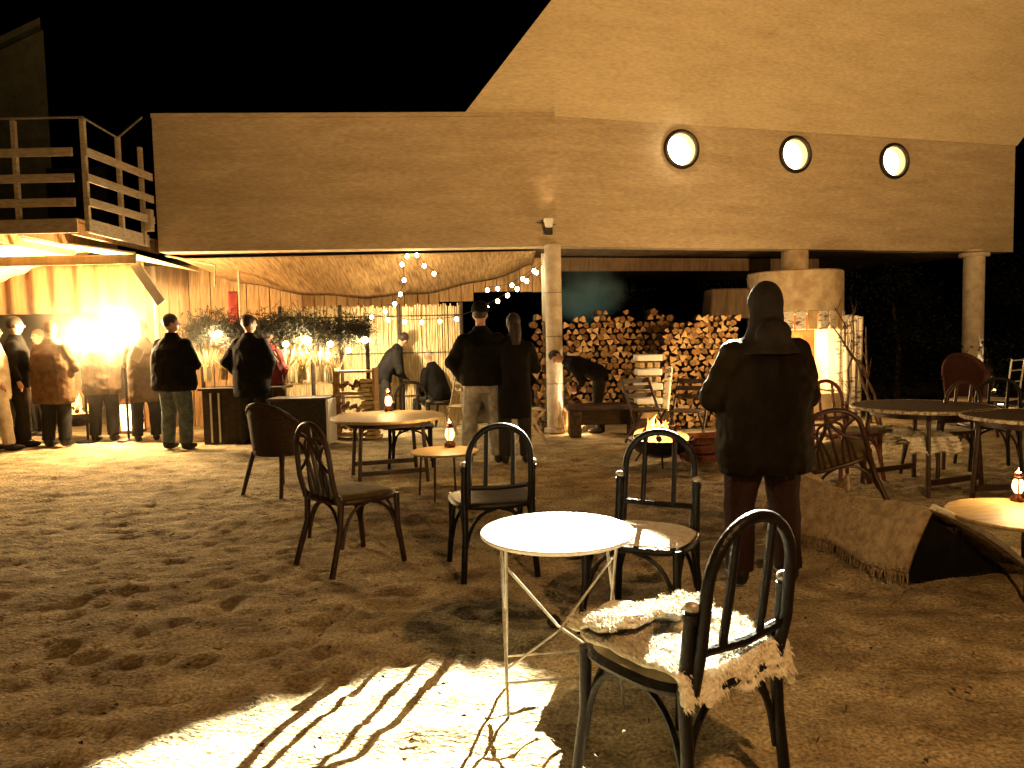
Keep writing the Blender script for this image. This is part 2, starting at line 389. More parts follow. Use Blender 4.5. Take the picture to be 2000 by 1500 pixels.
# timber posts & beams below
def col_round(px, Y, r, name='column'):
    p = PY(px, 700, Y)
    m = MB(); m.lathe([(r, 0), (r, .6), (r * .98, 1.4), (r * .98, SOF + .02)], n=24)
    o = m.build(name, M_col, house, loc=(p.x, p.y, 0)); return o
c1 = col_round(1083, 10.98, .125)
for zz in (.72, 1.42, 2.06):
    MB().tube([(.127 * math.cos(t * PI / 12), .127 * math.sin(t * PI / 12), zz) for t in range(24)], .004, 5, closed=True).build('joint_ring', M_metal, c1)
MB().lathe([(.17, 0), (.17, .05), (.13, .07)], n=20).build('column_base', M_col, c1)
c3 = col_round(1899, 13.05, .17)
MB().lathe([(.24, 0), (.24, .06), (.18, .09)], (0, 0, SOF - .10), n=20).build('column_capital', M_col, c3)
m = MB(); a = PY(1062, 515, 11.3); m.box((a.x, 11.3, 1.35), (.075, .06, 2.65)); m.build('corner_post', M_white, house, bevel=.004)
b = MB(); b.box((3.2, 13.3, 2.63), (5.2, .22, .22), rz=.25); b.build('beam', M_soffit, house, smooth=False)
# mounting and flood lamp against the wall above the first column
lampf = thing('wall_lamp', 'small white floodlight fixed to the house wall above the first column', 'lamp', W(-.12, 2.98, .02))
MB().box((0, -.03, 0), (.12, .05, .16)).build('bracket', M_metal, lampf, bevel=.01)
MB().lathe([(.05, 0), (.075, .10), (.07, .12)], (0, -.10, .02), 16).build('lamp_body', M_white, lampf)
light('SPOT', (0, -.16, .15), 16, WARM, aim=(0, .0, .8), parent=lampf, radius=.04, size=60, blend=1)
MB().bar((-.17, -.05, .10), (.10, -.05, .06), .012, .012).build('arm', M_metal, lampf)
# uplights at the foot of the two columns
for (px, Y, dx, lab, pw, hh) in ((1083, 10.98, .20, 'small ground uplight glowing at the foot of the first house column', 60, .05),
                             (1899, 13.05, .24, 'small ground uplight at the foot of the far right column', 90, .05)):
    p = PY(px, 700, Y)
    u = thing('ground_uplight', lab, 'lamp', (p.x + dx + .12, Y - .24, 0), group='uplights at the columns')
    MB().lathe([(.05, 0), (.055, .05), (.05, .06)], n=16).build('housing', M_metal, u)
    MB().lathe([(.001, 0), (.042, .002), (.042, .008)], (0, 0, .06), 16).build('lens', E_lamp, u)
    light('SPOT', (.0, 0, .10), pw * 9, (1, .82, .5), aim=(-dx - .12, .24, .85), parent=u, radius=.02, size=36, blend=.8)
    light('POINT', (-.03, -.05, .16), 30 if dx < .22 else 8, WARM, parent=u, radius=.03)
# timber back wall: separate planks
bw = thing('timber_wall', 'vertical plank wall under the left wing of the house', 'wall', (0, 0, 0))
WY = 12.75
x = -6.6; k = 0
while x < -.75:
    wd = random.uniform(.17, .22); y = WY + random.uniform(-.012, .012)
    top = SOF + .02; bot = 0 if x < -1.3 else 2.05
    m = MB(); m.box((0, 0, (top - bot) / 2 + bot), (wd - .012, .03, top - bot))
    o = m.build('plank', M_plank, bw, smooth=False, loc=(x + wd / 2, y, 0)); x += wd; k += 1
# raised lintel planks toward the column
while x < .62:
    wd = random.uniform(.17, .22); bot = 2.18 + .03 * random.random()
    m = MB(); m.box((0, 0, (SOF + .02 + bot) / 2), (wd - .012, .03, SOF + .02 - bot))
    m.build('plank', M_plank, bw, smooth=False, loc=(x + wd / 2, WY + random.uniform(-.012, .012), 0)); x += wd
# sagging sail of cloth below the soffit
def sail(u, v):
    x = -5.0 + u * 5.4; y = 11.25 + v * 1.35
    z = SOF - .03 - v * (.10 + .62 * math.sin(PI * min(1, u * 1.02)) ** .8 * .75) - .02 * math.sin(u * 30) * v
    return (x, y, z)
tag(MB().grid(sail, 60, 10).build('shade_sail', M_sail, solid=.006), 'sagging brown reed matting sail hung below the left wing above the stall', 'canopy')

# reed fence, brightly lit
rf = thing('reed_fence', 'bright pale reed fence behind the stall and the seated people', 'fence', (0, 0, 0))
m = MB(); x0 = PY(545, 600, 12.1).x; x1 = PY(903, 600, 12.1).x; x = x0
while x < x1:
    r = random.uniform(.010, .016); h = 1.97 + random.uniform(-.03, .03)
    m.tube([(x, 12.1 + random.uniform(-.012, .012), 0), (x + random.uniform(-.012, .012), 12.1, h)], r, 5); x += r * 1.9
o = m.build('reeds', M_reed, rf); o['kind'] = 'stuff'
for xx in (x0 + .02, x0 + 1.0, x0 + 1.95, x1 - .02):
    MB().tube([(xx, 12.05, 0), (xx, 12.05, 2.0)], .03, 8).build('post', M_dwood, rf)
for zz in (.5, 1.2, 1.8):
    MB().tube([(x0, 12.07, zz), (x1, 12.07, zz)], .008, 6).build('binding_wire', M_metal, rf)

# ------------------------------------------------------------------ left building and balcony
lb = thing('left_building', 'dark neighbouring building at the upper left behind the balcony', 'building', (0, 0, 0))
a = PY(85, 70, 11.6)
m = MB(); m.add([(-12, 11.6, 2.9), (a.x, 11.6, 2.9), (a.x, 11.6, 6.25), (-12, 11.6, 1.2 + 2.9),
                 (-12, 12.2, 2.9), (a.x - .5, 12.2, 2.9), (a.x - .5, 12.2, 6.25), (-12, 12.2, 4.1)],
                [(0, 1, 2, 3), (7, 6, 5, 4), (0, 4, 5, 1), (1, 5, 6, 2), (2, 6, 7, 3), (3, 7, 4, 0)])
m.build('wall', M_side, lb, smooth=False)
m = MB(); m.add([(-12.2, 11.45, 4.0), (a.x + .05, 11.45, 6.27), (a.x - .5, 12.4, 6.27), (-12.2, 12.4, 4.0),
                 (-12.2, 11.45, 4.1), (a.x + .05, 11.45, 6.37), (a.x - .5, 12.4, 6.37), (-12.2, 12.4, 4.1)],
                [(0, 1, 2, 3), (7, 6, 5, 4), (0, 4, 5, 1), (1, 5, 6, 2), (2, 6, 7, 3), (3, 7, 4, 0)])
m.build('roof', M_side, lb, smooth=False)
MB().box((-6.6, 11.52, 3.7), (.9, .05, .9)).build('window', M_metal, lb, smooth=False)
bal = thing('balcony', 'wooden balcony with pale horizontal rails at the left end of the house', 'balcony', (0, 0, 0))
CX, CY = PY(168, 360, 9.15).x, 9.15; DZ = 2.98
M_rail = mat('pale_rail_paint', (0.60, 0.50, 0.34), (0.40, 0.30, 0.18), scale=9, rough=.8, bump=.4, stretch=(1, 1, 4))
y = CY
while y < 11.4:
    MB().box((-7.0, y + .065, DZ), (3.45, .125, .03)).build('deck_board', M_plank, bal, smooth=False); y += .135
for xx in (-5.35, -6.0, -6.65, -7.3):
    MB().box((xx, 10.3, DZ - .10), (.06, 2.2, .15)).build('joist', M_plank, bal, smooth=False)
MB().box((-7.0, CY - .02, DZ - .08), (3.5, .035, .17)).build('fascia_board', M_rail, bal, bevel=.003)
MB().box((CX, 9.9, DZ - .08), (.035, 1.5, .17)).build('fascia_board', M_rail, bal, bevel=.003)
for (xx, yy) in ((CX, CY), (-5.97, CY), (-6.7, CY), (CX, 9.95), (CX + .02, 10.5)):
    MB().box((xx, yy, DZ + .52), (.055, .055, 1.35)).build('post', M_rail, bal, bevel=.004)
for zz in (.80, .49, .20):
    MB().box((-7.0, CY - .045, DZ + zz), (3.5, .028, .10)).build('rail_board', M_rail, bal, bevel=.003)
    MB().bar((CX + .045, CY - .05, DZ + zz), (CX + .12, 10.6, DZ + zz), .028, .10).build('rail_board', M_rail, bal, bevel=.003)
MB().tube([(-8.5, CY, DZ + 1.22), (CX, CY, DZ + 1.22), (CX, 9.95, DZ + 1.18), (CX + .05, 10.55, DZ + 1.62)], .014, 8).build('handrail', M_wire, bal)
MB().box((CX + .12, 10.45, DZ + .18), (.10, .10, .30)).build('flower_box', M_rail, bal, bevel=.01)

# party tent below the balcony
tent = thing('party_tent', 'glowing cream canvas tent roof with hanging curtain under the balcony', 'tent', (0, 0, 0))
ap = PY(58, 455, 10.2); el = PY(-160, 560, 9.6); er = PY(300, 497, 10.2)
m = MB(); A1 = Vector((-6.6, 10.2, 2.90)); A2 = Vector((-6.6, 11.8, 2.90))
r1 = Vector((-5.05, 10.1, 2.66)); r2 = Vector((-5.05, 12.2, 2.60)); l1 = Vector((-8.4, 9.7, 2.25)); l2 = Vector((-8.4, 12.2, 2.25))
m.add([A1, A2, r1, r2, l1, l2], [(0, 2, 3, 1), (0, 1, 5, 4)])
m.build('tent_roof', M_canvas, tent, solid=.008, smooth=False)
m = MB(); m.grid(lambda u, v: (-8.4 + u * 3.35, 10.12 - .03 * math.sin(u * 40) * v, (2.66 - v * .13)), 60, 3)
m.build('valance', M_canvas, tent, solid=.006)
m = MB(); m.grid(lambda u, v: (-8.6 + u * 3.0, 11.5 + .05 * math.sin(u * 55) + .02 * math.sin(u * 23), 2.72 - v * .78), 120, 6)
m.build('curtain', M_curt, tent, solid=.006)
MB().tube([(-8.4, 9.7, 2.24), (-6.6, 10.18, 2.92), (-5.05, 10.08, 2.67)], .014, 8).build('roof_pole', M_white, tent)
pl = P(318, 842)
MB().tube([(pl.x, pl.y, 0), (pl.x - .02, pl.y, 2.70)], .035, 10).build('tent_pole', M_white, tent)
MB().bar(PY(262, 514, 10.2), PY(316, 592, 10.2), .05, .13).build('brace', M_white, tent, bevel=.005)
MB().tube([PY(322, 499, 10.9), PY(420, 518, 10.9), PY(420, 560, 10.9)], .014, 8).build('side_pole', M_rail, tent)

# red banner on a pole
rb = thing('banner', 'narrow dark red banner on a pole behind the stall', 'banner', PY(458, 600, 11.9) * Vector((1, 1, 0)) if False else (PY(458, 600, 11.9).x, 11.9, 0))
MB().tube([(.09, 0, 0), (.09, 0, 2.6)], .018, 8).build('pole', M_rail, rb)
MB().grid(lambda u, v: (-.09 + u * (.17 - .03 * v), .02 * math.sin(v * 6 + u * 3), 2.25 - (1 - v) * .78 + 0), 6, 10).build('cloth', M_red, rb, solid=.004)
MB().box((0, -.03, 1.62), (.15, .012, .16)).build('lit_patch', mat('banner_lit_patch', (.55, .18, .10), rough=.9), rb)  # paler panel: light on the banner's lower end put into the colour

# ------------------------------------------------------------------ smoke
def smoke(name, c, d, dens, label, col=(1, .9, .75), scale=1.2, aniso=0.3):
    mb = MB(); mb.ell((0, 0, 0), (d[0] / 2, d[1] / 2, d[2] / 2), 20, 12)
    m = bpy.data.materials.new(name); m.use_nodes = True; N = m.node_tree.nodes; L = m.node_tree.links
    N.remove(N['Principled BSDF'])
    v = N.new('ShaderNodeVolumePrincipled'); v.inputs['Color'].default_value = (*col, 1); v.inputs['Anisotropy'].default_value = aniso
    tc = N.new('ShaderNodeTexCoord'); n = N.new('ShaderNodeTexNoise'); n.inputs['Scale'].default_value = scale; n.inputs['Detail'].default_value = 3
    L.new(tc.outputs['Object'], n.inputs['Vector'])
    ln = N.new('ShaderNodeVectorMath'); ln.operation = 'DIVIDE'; ln.inputs[1].default_value = (d[0] / 2, d[1] / 2, d[2] / 2); L.new(tc.outputs['Object'], ln.inputs[0])
    le = N.new('ShaderNodeVectorMath'); le.operation = 'LENGTH'; L.new(ln.outputs[0], le.inputs[0])
    mr = N.new('ShaderNodeMapRange'); mr.inputs[1].default_value = 1.0; mr.inputs[2].default_value = .3; mr.inputs[3].default_value = 0; mr.inputs[4].default_value = 1; L.new(le.outputs['Value'], mr.inputs[0])
    mm = N.new('ShaderNodeMath'); mm.operation = 'MULTIPLY'; L.new(mr.outputs[0], mm.inputs[0])
    r2 = N.new('ShaderNodeMapRange'); r2.inputs[1].default_value = .38; r2.inputs[2].default_value = .7; r2.inputs[3].default_value = dens * .25; r2.inputs[4].default_value = dens * 1.6; L.new(n.outputs['Fac'], r2.inputs[0])
    L.new(r2.outputs[0], mm.inputs[1]); L.new(mm.outputs[0], v.inputs['Density'])
    L.new(v.outputs[0], N['Material Output'].inputs['Volume'])
    o = mb.build(name, m, loc=c); o['kind'] = 'stuff'; tag(o, label, 'smoke')
    return o
smoke('fire_smoke_halo', (-5.9, 11.2, 1.5), (4.6, 2.3, 2.9), .17, 'warm fire smoke round the left crowd, also giving the lamps their halo', (1, .85, .6))  # fire smoke, also added to give the lamps a bloom halo
smoke('chimney_smoke', (PY(1145, 575, 12.6).x, 12.6, PY(1145, 575, 12.6).z), (1.5, 1.0, 1.05), 1.7, 'faint blue green smoke above the log wall beside the column', (.5, .7, .62), 2.5)
# unseen lamp added to brighten and tint the smoke
cl = thing('smoke_fill_lamp', 'unseen cool lamp added behind the log wall to tint the smoke', 'lamp', (1.6, 13.6, 1.38))
MB().ell((0, 0, 0), (.04, .04, .05)).build('bulb', emis('smoke_fill_bulb', (.5, .9, .85), 4), cl)
MB().tube([(0, 0, -1.5), (0, 0, -.05)], .015, 6).build('stem', M_metal, cl)
light('SPOT', (0, -.1, .1), 20, (.42, .72, .66), aim=(-.35, -1.0, .75), parent=cl, radius=.05, size=75, blend=.8)

# ------------------------------------------------------------------ string lights
def string(name, label, pts, n, Yb=None, drop=.03):
    t = thing(name, label, 'string lights', pts[0], group='strings of bulbs under the house')
    o = Vector(pts[0]); pp = [Vector(p) - o for p in pts]
    # resample as smooth polyline
    dense = []
    for i in range(len(pp) - 1):
        for k in range(8): dense.append(pp[i].lerp(pp[i + 1], k / 8))
    dense.append(pp[-1])
    for _ in range(10):
        dense = [dense[0]] + [(dense[i - 1] + dense[i] * 2 + dense[i + 1]) / 4 for i in range(1, len(dense) - 1)] + [dense[-1]]
    MB().tube(dense, .005, 5).build('cable', M_metal, t)
    for k in range(n):
        q = dense[int((k + .5) / n * (len(dense) - 1))]
        mb = MB(); mb.ell((0, 0, 0), (.028, .028, .034), 10, 6); b = mb.build('bulb', E_bulb, t, loc=q + Vector((0, 0, -.045)))
        MB().tube([(0, 0, .028), (0, 0, .05)], .012, 6).build('socket', M_metal, b)
string('string_lights', 'string of bulbs sagging from the stall along the reed fence up to the column',
       [PY(715, 612, 11.6), PY(800, 626, 11.5), PY(895, 620, 11.4), PY(960, 590, 11.3), PY(1010, 560, 11.2), PY(1060, 515, 11.05)], 13)
string('string_lights', 'short upper string of bulbs rising to the column under the soffit',
       [PY(945, 562, 12.0), PY(1000, 555, 11.7), PY(1058, 512, 11.1)], 5)
string('string_lights', 'drooping string of bulbs hanging down from the soffit in the middle of the sail',
       [PY(785, 500, 11.2), PY(812, 486, 11.15), PY(830, 518, 11.2), PY(858, 535, 11.25)], 4)
string('string_lights', 'steep string of bulbs from the soffit down to the reed fence top',
       [PY(783, 498, 11.2), PY(792, 548, 11.3), PY(772, 590, 11.5), PY(740, 610, 11.6)], 5)

# ------------------------------------------------------------------ furniture
def chair(label, x, y, f, black=True, lattice=False, cushion=None, cap=True, mname=None, group='rattan bistro chairs'):
    rz = math.atan2(-f[0], f[1])
    m_ = mname or (M_black if black else M_brown)
    t = thing('rattan_chair', label, 'chair', (x, y, 0), rz, group)
    RL = [(-.205, -.20), (.205, -.20)]; FL = [(-.225, .20), (.225, .20)]
    splay = .09 if lattice else .03
    for sx, (lx, ly) in zip((-1, 1), RL):
        top = .50 if lattice else .70
        leg = MB().tube([(lx + sx * .02, ly - splay, 0), (lx, ly - .01, .28), (lx, ly, .45), (lx, ly - .03, top)], [.019, .019, .021, .019], 10).build('leg', m_, t)
        if cap and not lattice:
            MB().ell((lx, ly - .031, top + .004), (.024, .024, .018), 10, 6).build('leg_cap', M_wire, leg)
            MB().tube([(lx - .0, ly - .028, .66), (lx, ly - .030, .685)], .024, 10).build('binding', m_, leg)
    for sx, (lx, ly) in zip((-1, 1), FL):
        MB().tube([(lx + sx * .02, ly + .03, 0), (lx, ly, .25), (lx, ly - .005, .455)], [.018, .019, .021], 10).build('leg', m_, t)
    # seat frame and seat
    ring = []
    for k in range(32):
        a = 2 * PI * k / 32; c, s_ = math.cos(a), math.sin(a)
        ex = .245 * (abs(c) ** .6) * (1 if c >= 0 else -1) * (1.0 + .06 * s_); ey = .225 * (abs(s_) ** .6) * (1 if s_ >= 0 else -1)
        ring.append((ex, ey, .445))
    MB().tube(ring, .019, 8, closed=True).build('seat_frame', m_, t)
    sm = cushion or M_olive if (lattice or cushion) else m_
    mb = MB(); n = 32; vs = []
    for (k, z) in ((1.0, .448), (1.0, .462), (.9, .474 if sm is not m_ else .466), (.5, .478 if sm is not m_ else .462), (.02, .476 if sm is not m_ else .460)):
        vs += [(p[0] * k, p[1] * k, z) for p in ring]
    mb.add(vs, [(i * n + j, i * n + (j + 1) % n, (i + 1) * n + (j + 1) % n, (i + 1) * n + j) for i in range(4) for j in range(n)])
    mb.build('seat', sm, t)
    # hoop
    HW = .185 if not lattice else .20; HT = .93
    def arch(w, zb, zt, yb=-.215, yt=-.285, n=18):
        out = []
        zs = zt - w * 1.0
        out.append((-w, yb, zb)); out.append((-w * 1.02, yb + (yt - yb) * .5, (zb + zs) / 2))
        for k in range(n + 1):
            a = PI - PI * k / n
            out.append((w * math.cos(a), yb + (yt - yb) * (.72 + .28 * math.sin(a)), zs + w * 1.0 * math.sin(a)))
        out.append((w * 1.02, yb + (yt - yb) * .5, (zb + zs) / 2)); out.append((w, yb, zb))
        return out
    MB().tube(arch(HW, .44, HT), .018, 10).build('back_hoop', m_, t)
    if not lattice:
        for sx in (-1, 1):
            MB().tube([(sx * .082, -.232, .56), (sx * .080, -.262, .75), (sx * .078, -.283, HT - .022)], .0135, 8).build('spindle', m_, t)
        MB().tube([(-.19, -.228, .565), (0, -.245, .56), (.19, -.228, .565)], .015, 8).build('crossbar', m_, t)
    else:
        for sx in (-1, 1):
            MB().tube(bez((sx * .12, -.215, .46), (sx * .13, -.27, .80), (-sx * .06, -.285, .86), (-sx * .15, -.275, .86), 12), .011, 7).build('lattice_rod', m_, t)
            MB().tube(bez((sx * .04, -.215, .46), (sx * .05, -.26, .70), (sx * .10, -.275, .80), (sx * .18, -.27, .80), 12), .011, 7).build('lattice_rod', m_, t)
            MB().tube(bez((sx * .20, -.24, .62), (sx * .12, -.26, .66), (sx * .02, -.27, .70), (0, -.285, .92), 12), .011, 7).build('lattice_rod', m_, t)
        MB().tube([(0, -.22, .46), (0, -.26, .7), (0, -.285, .92)], .011, 7).build('lattice_rod', m_, t)
        MB().tube(arch(.085, .46, .84), .010, 7).build('lattice_hoop', m_, t)
    # arched braces below the seat on all four sides
    cs = [(-.205, -.20), (.205, -.20), (.225, .20), (-.225, .20)]
    for k in range(4):
        a = Vector((*cs[k], 0)); b = Vector((*cs[(k + 1) % 4], 0)); mid = (a + b) / 2
        up = lambda v, z: Vector((v.x, v.y, z))
        for (s_, e_) in ((a, b), (b, a)):
            MB().tube(bez(up(s_, .16), up(s_.lerp(e_, .06), .34), up(s_.lerp(e_, .2), .41), up(s_.lerp(e_, .46), .425), 9), .011, 7).build('brace', m_, t)
    return t
chair('brown lattice backed rattan chair with olive seat, standing left of the others', -1.06, 4.75, (.72, .69), black=False, lattice=True)
ch2 = chair('black hoop backed chair behind the left rim of the white table, back to camera', -.14, 4.53, (-.22, .97))
ch3 = chair('black hoop backed chair right of the white table with white seat pad', .63, 3.58, (-.48, -.87), cushion=M_fur)
ch4 = chair('large foreground black chair with white sheepskin, cut off by the lower edge', .512, 2.27, (-.57, .82), cushion=M_cream)

# sheepskin on the foreground chair
def tufts(base_pts, normals, n, L, m, name, parent, droop=.4, wd=.006):
    mb = MB()
    for _ in range(n):
        i = random.randrange(len(base_pts)); p = base_pts[i] + Vector((random.uniform(-.012, .012), random.uniform(-.012, .012), random.uniform(-.003, .003)))
        nn = (normals[i] + Vector((random.uniform(-.9, .9), random.uniform(-.9, .9), random.uniform(-.3, .3) - droop))).normalized()
        l = L * random.uniform(.5, 1.2); s_ = nn.orthogonal().normalized() * wd
        e = p + nn * l + Vector((0, 0, -l * .25)); mid = p + nn * l * .55
        mb.add([p - s_, p + s_, mid + s_ * .8, e, mid - s_ * .8], [(0, 1, 2, 4), (4, 2, 3)])
    o = mb.build(name, m, parent, smooth=False); o['kind'] = 'stuff'; return o
def fleece(label, parentchair, pts_fn, nu, nv, ntuft, L=.03, name='sheepskin', m=None, cat='sheepskin'):
    m = m or M_fur
    rz = parentchair.rotation_euler.z; t = thing(name, label, cat, parentchair.location, rz)
    mb = MB(); n_c = int(ntuft / 40)
    for k in range(n_c):          # locks of wool, fused into one clumpy hide
        u, v = random.random(), random.random(); p = Vector(pts_fn(u, v)); r_ = random.uniform(.022, .036)
        p += Vector((random.gauss(0, .004), random.gauss(0, .004), random.uniform(-.010, .002)))
        edge = u > .86 or u < .08 or v < .14 or v > .92; r_ = .012 if edge else r_; mb.ell(p, (r_ * random.uniform(.8, 1.5), r_ * random.uniform(.8, 1.5), r_ * .55), 8, 6)
    for j in range(nv * 2):
        for i in range(nu * 2):
            p = Vector(pts_fn((i + .5) / nu / 2, (j + .5) / nv / 2)); mb.ell(p, (.019, .019, .011), 6, 4)
    o = mb.build('hide', m, t)
    q = o.modifiers.new('remesh', 'REMESH'); q.mode = 'VOXEL'; q.voxel_size = .0055; q.use_smooth_shade = True; q = o.modifiers.new('smooth', 'SMOOTH'); q.factor = .7; q.iterations = 3
    g = MB(); g.grid(pts_fn, nu * 2, nv * 2)
    base = [Vector(v) + Vector((0, 0, .010)) for v in g.v]; 
    tmp = bpy.data.meshes.new('tmp'); tmp.from_pydata(g.v, [], g.f); tmp.update(); nor = []
    for v_ in tmp.vertices:
        n_ = v_.normal.copy(); n_ = -n_ if n_.z < 0 else n_
        if n_.z < .75: n_ = n_ * 1.0 + Vector((0, 0, -1.1))
        nor.append(n_)
    bpy.data.meshes.remove(tmp)
    top = sum(v.z for v in base) / len(base)
    tufts(base, nor, int(ntuft * 1.6), L * 1.35, m, 'wool', t, droop=.0, wd=.0018)
    return t
def hide4(u, v):
    # lies on the seat, hangs over its rear and right edges
    x = -.235 + u * .515; y = -.27 + v * .47; z = .500 + .010 * math.sin(u * 11 + v * 4) * math.sin(v * 9)
    jit = .016 * math.sin(u * 21 + v * 5) + .012 * math.sin(v * 27 + u * 7)
    if y < -.215: k = (-.215 - y); y = -.215 - k * .25; z -= k * 1.5
    if x > .235: k = x - .235; x = .235 + k * .25; z -= k * 1.9 + .01
    return (x + jit * .35, y + jit * .35, z + (jit * .5 if v < .02 or u > .98 else 0))
fleece('white shaggy sheepskin on the seat of the foreground chair', ch4, hide4, 18, 18, 15000, .013)
def hide4b(u, v):   # folded end thrown over the front of the seat
    x = -.24 + u * .44; y = .05 + v * .20
    z = .545 + .016 * math.sin(u * 6) - .05 * (v ** 2) + .008 * math.sin(u * 25 + v * 13)
    return (x, y + .02 * math.sin(u * 19), z)
fleece('second folded white sheepskin thrown across the front of the foreground seat', ch4, hide4b, 12, 8, 8000, .013)

# white bistro table
def bistro(label, c, ztop, D, m_top, m_leg, thick=.018, legs='x', rim=None, cat='table', name='bistro_table', rz=0.0, group=None):
    t = thing(name, label, cat, (c[0], c[1], 0), rz, group); r = D / 2
    MB().lathe([(.01, ztop - thick), (r - .01, ztop - thick), (r, ztop - thick * .6), (r, ztop - thick * .2), (r - .004, ztop), (.01, ztop)], n=64).build('tabletop', m_top, t)
    if rim: MB().tube([(r * math.cos(PI * k / 24), r * math.sin(PI * k / 24), ztop - thick * .4) for k in range(48)], .016, 7, closed=True).build('rim', rim, t)
    q = r * .74
    if legs == 'x':
        for sx in (-1, 1):
            MB().tube([(sx * q, -q * .62, 0), (sx * q * .99, -.05, ztop * .45), (sx * q * .96, q * .45, ztop - .02)], .0065, 7).build('leg', m_leg, t)
            MB().tube([(sx * q * .9, q * .62, 0), (sx * q * .93, .0, ztop * .45), (sx * q * .96, -q * .45, ztop - .02)], .0065, 7).build('leg', m_leg, t)
        MB().tube([(-q, -q * .5, .13), (q, -q * .5, .13)], .005, 6).build('stretcher', m_leg, t)
        MB().tube([(-q * .9, q * .55, .13), (q * .9, q * .55, .13)], .005, 6).build('stretcher', m_leg, t)
        for s_ in (-1, 1):
            MB().tube([(-q * .96 * s_, -.02, ztop - .12), (0, .02 * s_, ztop * .42), (q * .95 * s_, .02, .12)], .0055, 6).build('cross_brace', m_leg, t)
    else:
        n = 4
        for k in range(n):
            a = PI / 4 + k * PI / 2
            MB().tube([(q * 1.12 * math.cos(a), q * 1.12 * math.sin(a), 0), (q * math.cos(a), q * math.sin(a), ztop - .03)], .02 if legs == 'wood' else .010, 8).build('leg', m_leg, t)
        if legs == 'wood':
            MB().lathe([(q * .98, ztop - .085), (q * 1.0, ztop - .085), (q * 1.0, ztop - thick), (q * .98, ztop - thick)], n=40).build('apron', m_leg, t)
            for s_ in (-1, 1):
                MB().bar((-q * .75, s_ * q * .75, .12), (q * .75, s_ * q * .75, .12), .035, .045).build('stretcher', m_leg, t)
    return t
wt = bistro('round white enamel bistro table on thin folding legs, centre foreground', (.165, 2.87), .68, .605, M_white, M_wire, rz=.12)
tA = P(757, 812, .65)
bistro('pale round wooden table with a lit lantern, left of the couple', tA, .65, 1.16, M_oak, M_dwood, thick=.03, legs='wood', rz=.3)
tB = P(868, 880, .42)
bistro('low small yellow lit round table with hurricane lantern beside the black chair', tB, .42, .62, M_oak, M_dwood, thick=.018, legs='metal', rz=.5)

def lantern(label, loc, H, power, glass=E_glassl, group='hurricane lanterns on tables'):
    t = thing('hurricane_lantern', label, 'lantern', loc, random.uniform(0, 3), group); s = H / .30
    MB().lathe([(.055 * s, 0), (.060 * s, .012 * s), (.058 * s, .04 * s), (.03 * s, .058 * s), (.032 * s, .07 * s)], n=18).build('fuel_tank', M_lant, t)
    m = MB(); m.lathe([(.028 * s, .07 * s), (.048 * s, .11 * s), (.050 * s, .14 * s), (.040 * s, .18 * s), (.028 * s, .20 * s)], n=18); m.build('glass_globe', glass, t)
    MB().lathe([(.030 * s, .20 * s), (.036 * s, .215 * s), (.022 * s, .23 * s), (.020 * s, .25 * s), (.028 * s, .255 * s), (.01 * s, .268 * s)], n=16).build('cap', M_lant, t)
    for sx in (-1, 1):
        MB().tube(bez((sx * .052 * s, 0, .035 * s), (sx * .085 * s, 0, .10 * s), (sx * .08 * s, 0, .2 * s), (sx * .02 * s, 0, .245 * s), 8), .005 * s, 6).build('side_tube', M_lant, t)
    MB().tube([(.07 * s * math.cos(a), .0, .19 * s + .10 * s * math.sin(a)) for a in [PI * k / 10 for k in range(11)]], .0025 * s, 5).build('handle', M_metal, t)
    MB().ell((0, 0, .12 * s), (.012 * s, .012 * s, .028 * s), 8, 6).build('flame', E_flame2, t)
    light('POINT', (0, 0, .30 * s), power, (1, .62, .24), parent=t, radius=.03)
    return t
lantern('lit hurricane lantern with dark copper frame on the low yellow table', P(879, 873, .42), .27, 28)
lantern('bright glass lantern standing in the middle of the pale wooden table', P(759, 803, .65), .25, 30)

# wicker armchair seen from behind
def armchair(label, x, y, f, m_=M_wick, high=.80, group='wicker armchairs'):
    rz = math.atan2(-f[0], f[1]); t = thing('wicker_armchair', label, 'chair', (x, y, 0), rz, group)
    def back(u, v):
        a = -1.25 + u * 2.5; z = .40 + v * (high - .40 + .06 * math.cos(a) ) * (1 - .38 * (abs(a) / 1.25) ** 2.2)
        r = .27 + .04 * v
        return (r * math.sin(a), .02 - r * math.cos(a), z)
    MB().grid(back, 24, 8).build('backrest', m_, t, solid=.028)
    MB().tube([Vector(back(k / 24, 1)) for k in range(25)], .024, 8).build('top_rim', m_, t)
    MB().lathe([(.24, .37), (.27, .38), (.27, .42), (.25, .44), (.05, .435)], n=28).build('seat', m_, t)
    MB().lathe([(.20, .44), (.235, .455), (.23, .49), (.18, .505), (.02, .51)], n=24).build('cushion', M_ash, t)
    for sx in (-1, 1):
        MB().tube([(sx * .24, -.29, 0), (sx * .18, -.19, .40)], [.018, .024], 8).build('leg', m_, t)
        MB().tube([(sx * .24, .24, 0), (sx * .20, .18, .40)], [.018, .024], 8).build('leg', m_, t)
    return t
armchair('dark wicker armchair with solid back, left of the pale wooden table', -2.22, 7.05, (.45, .9))
sc = chair('small dark chair tucked under the far side of the pale wooden table', -1.16, 8.35, (.1, -1), black=True, group='rattan bistro chairs')

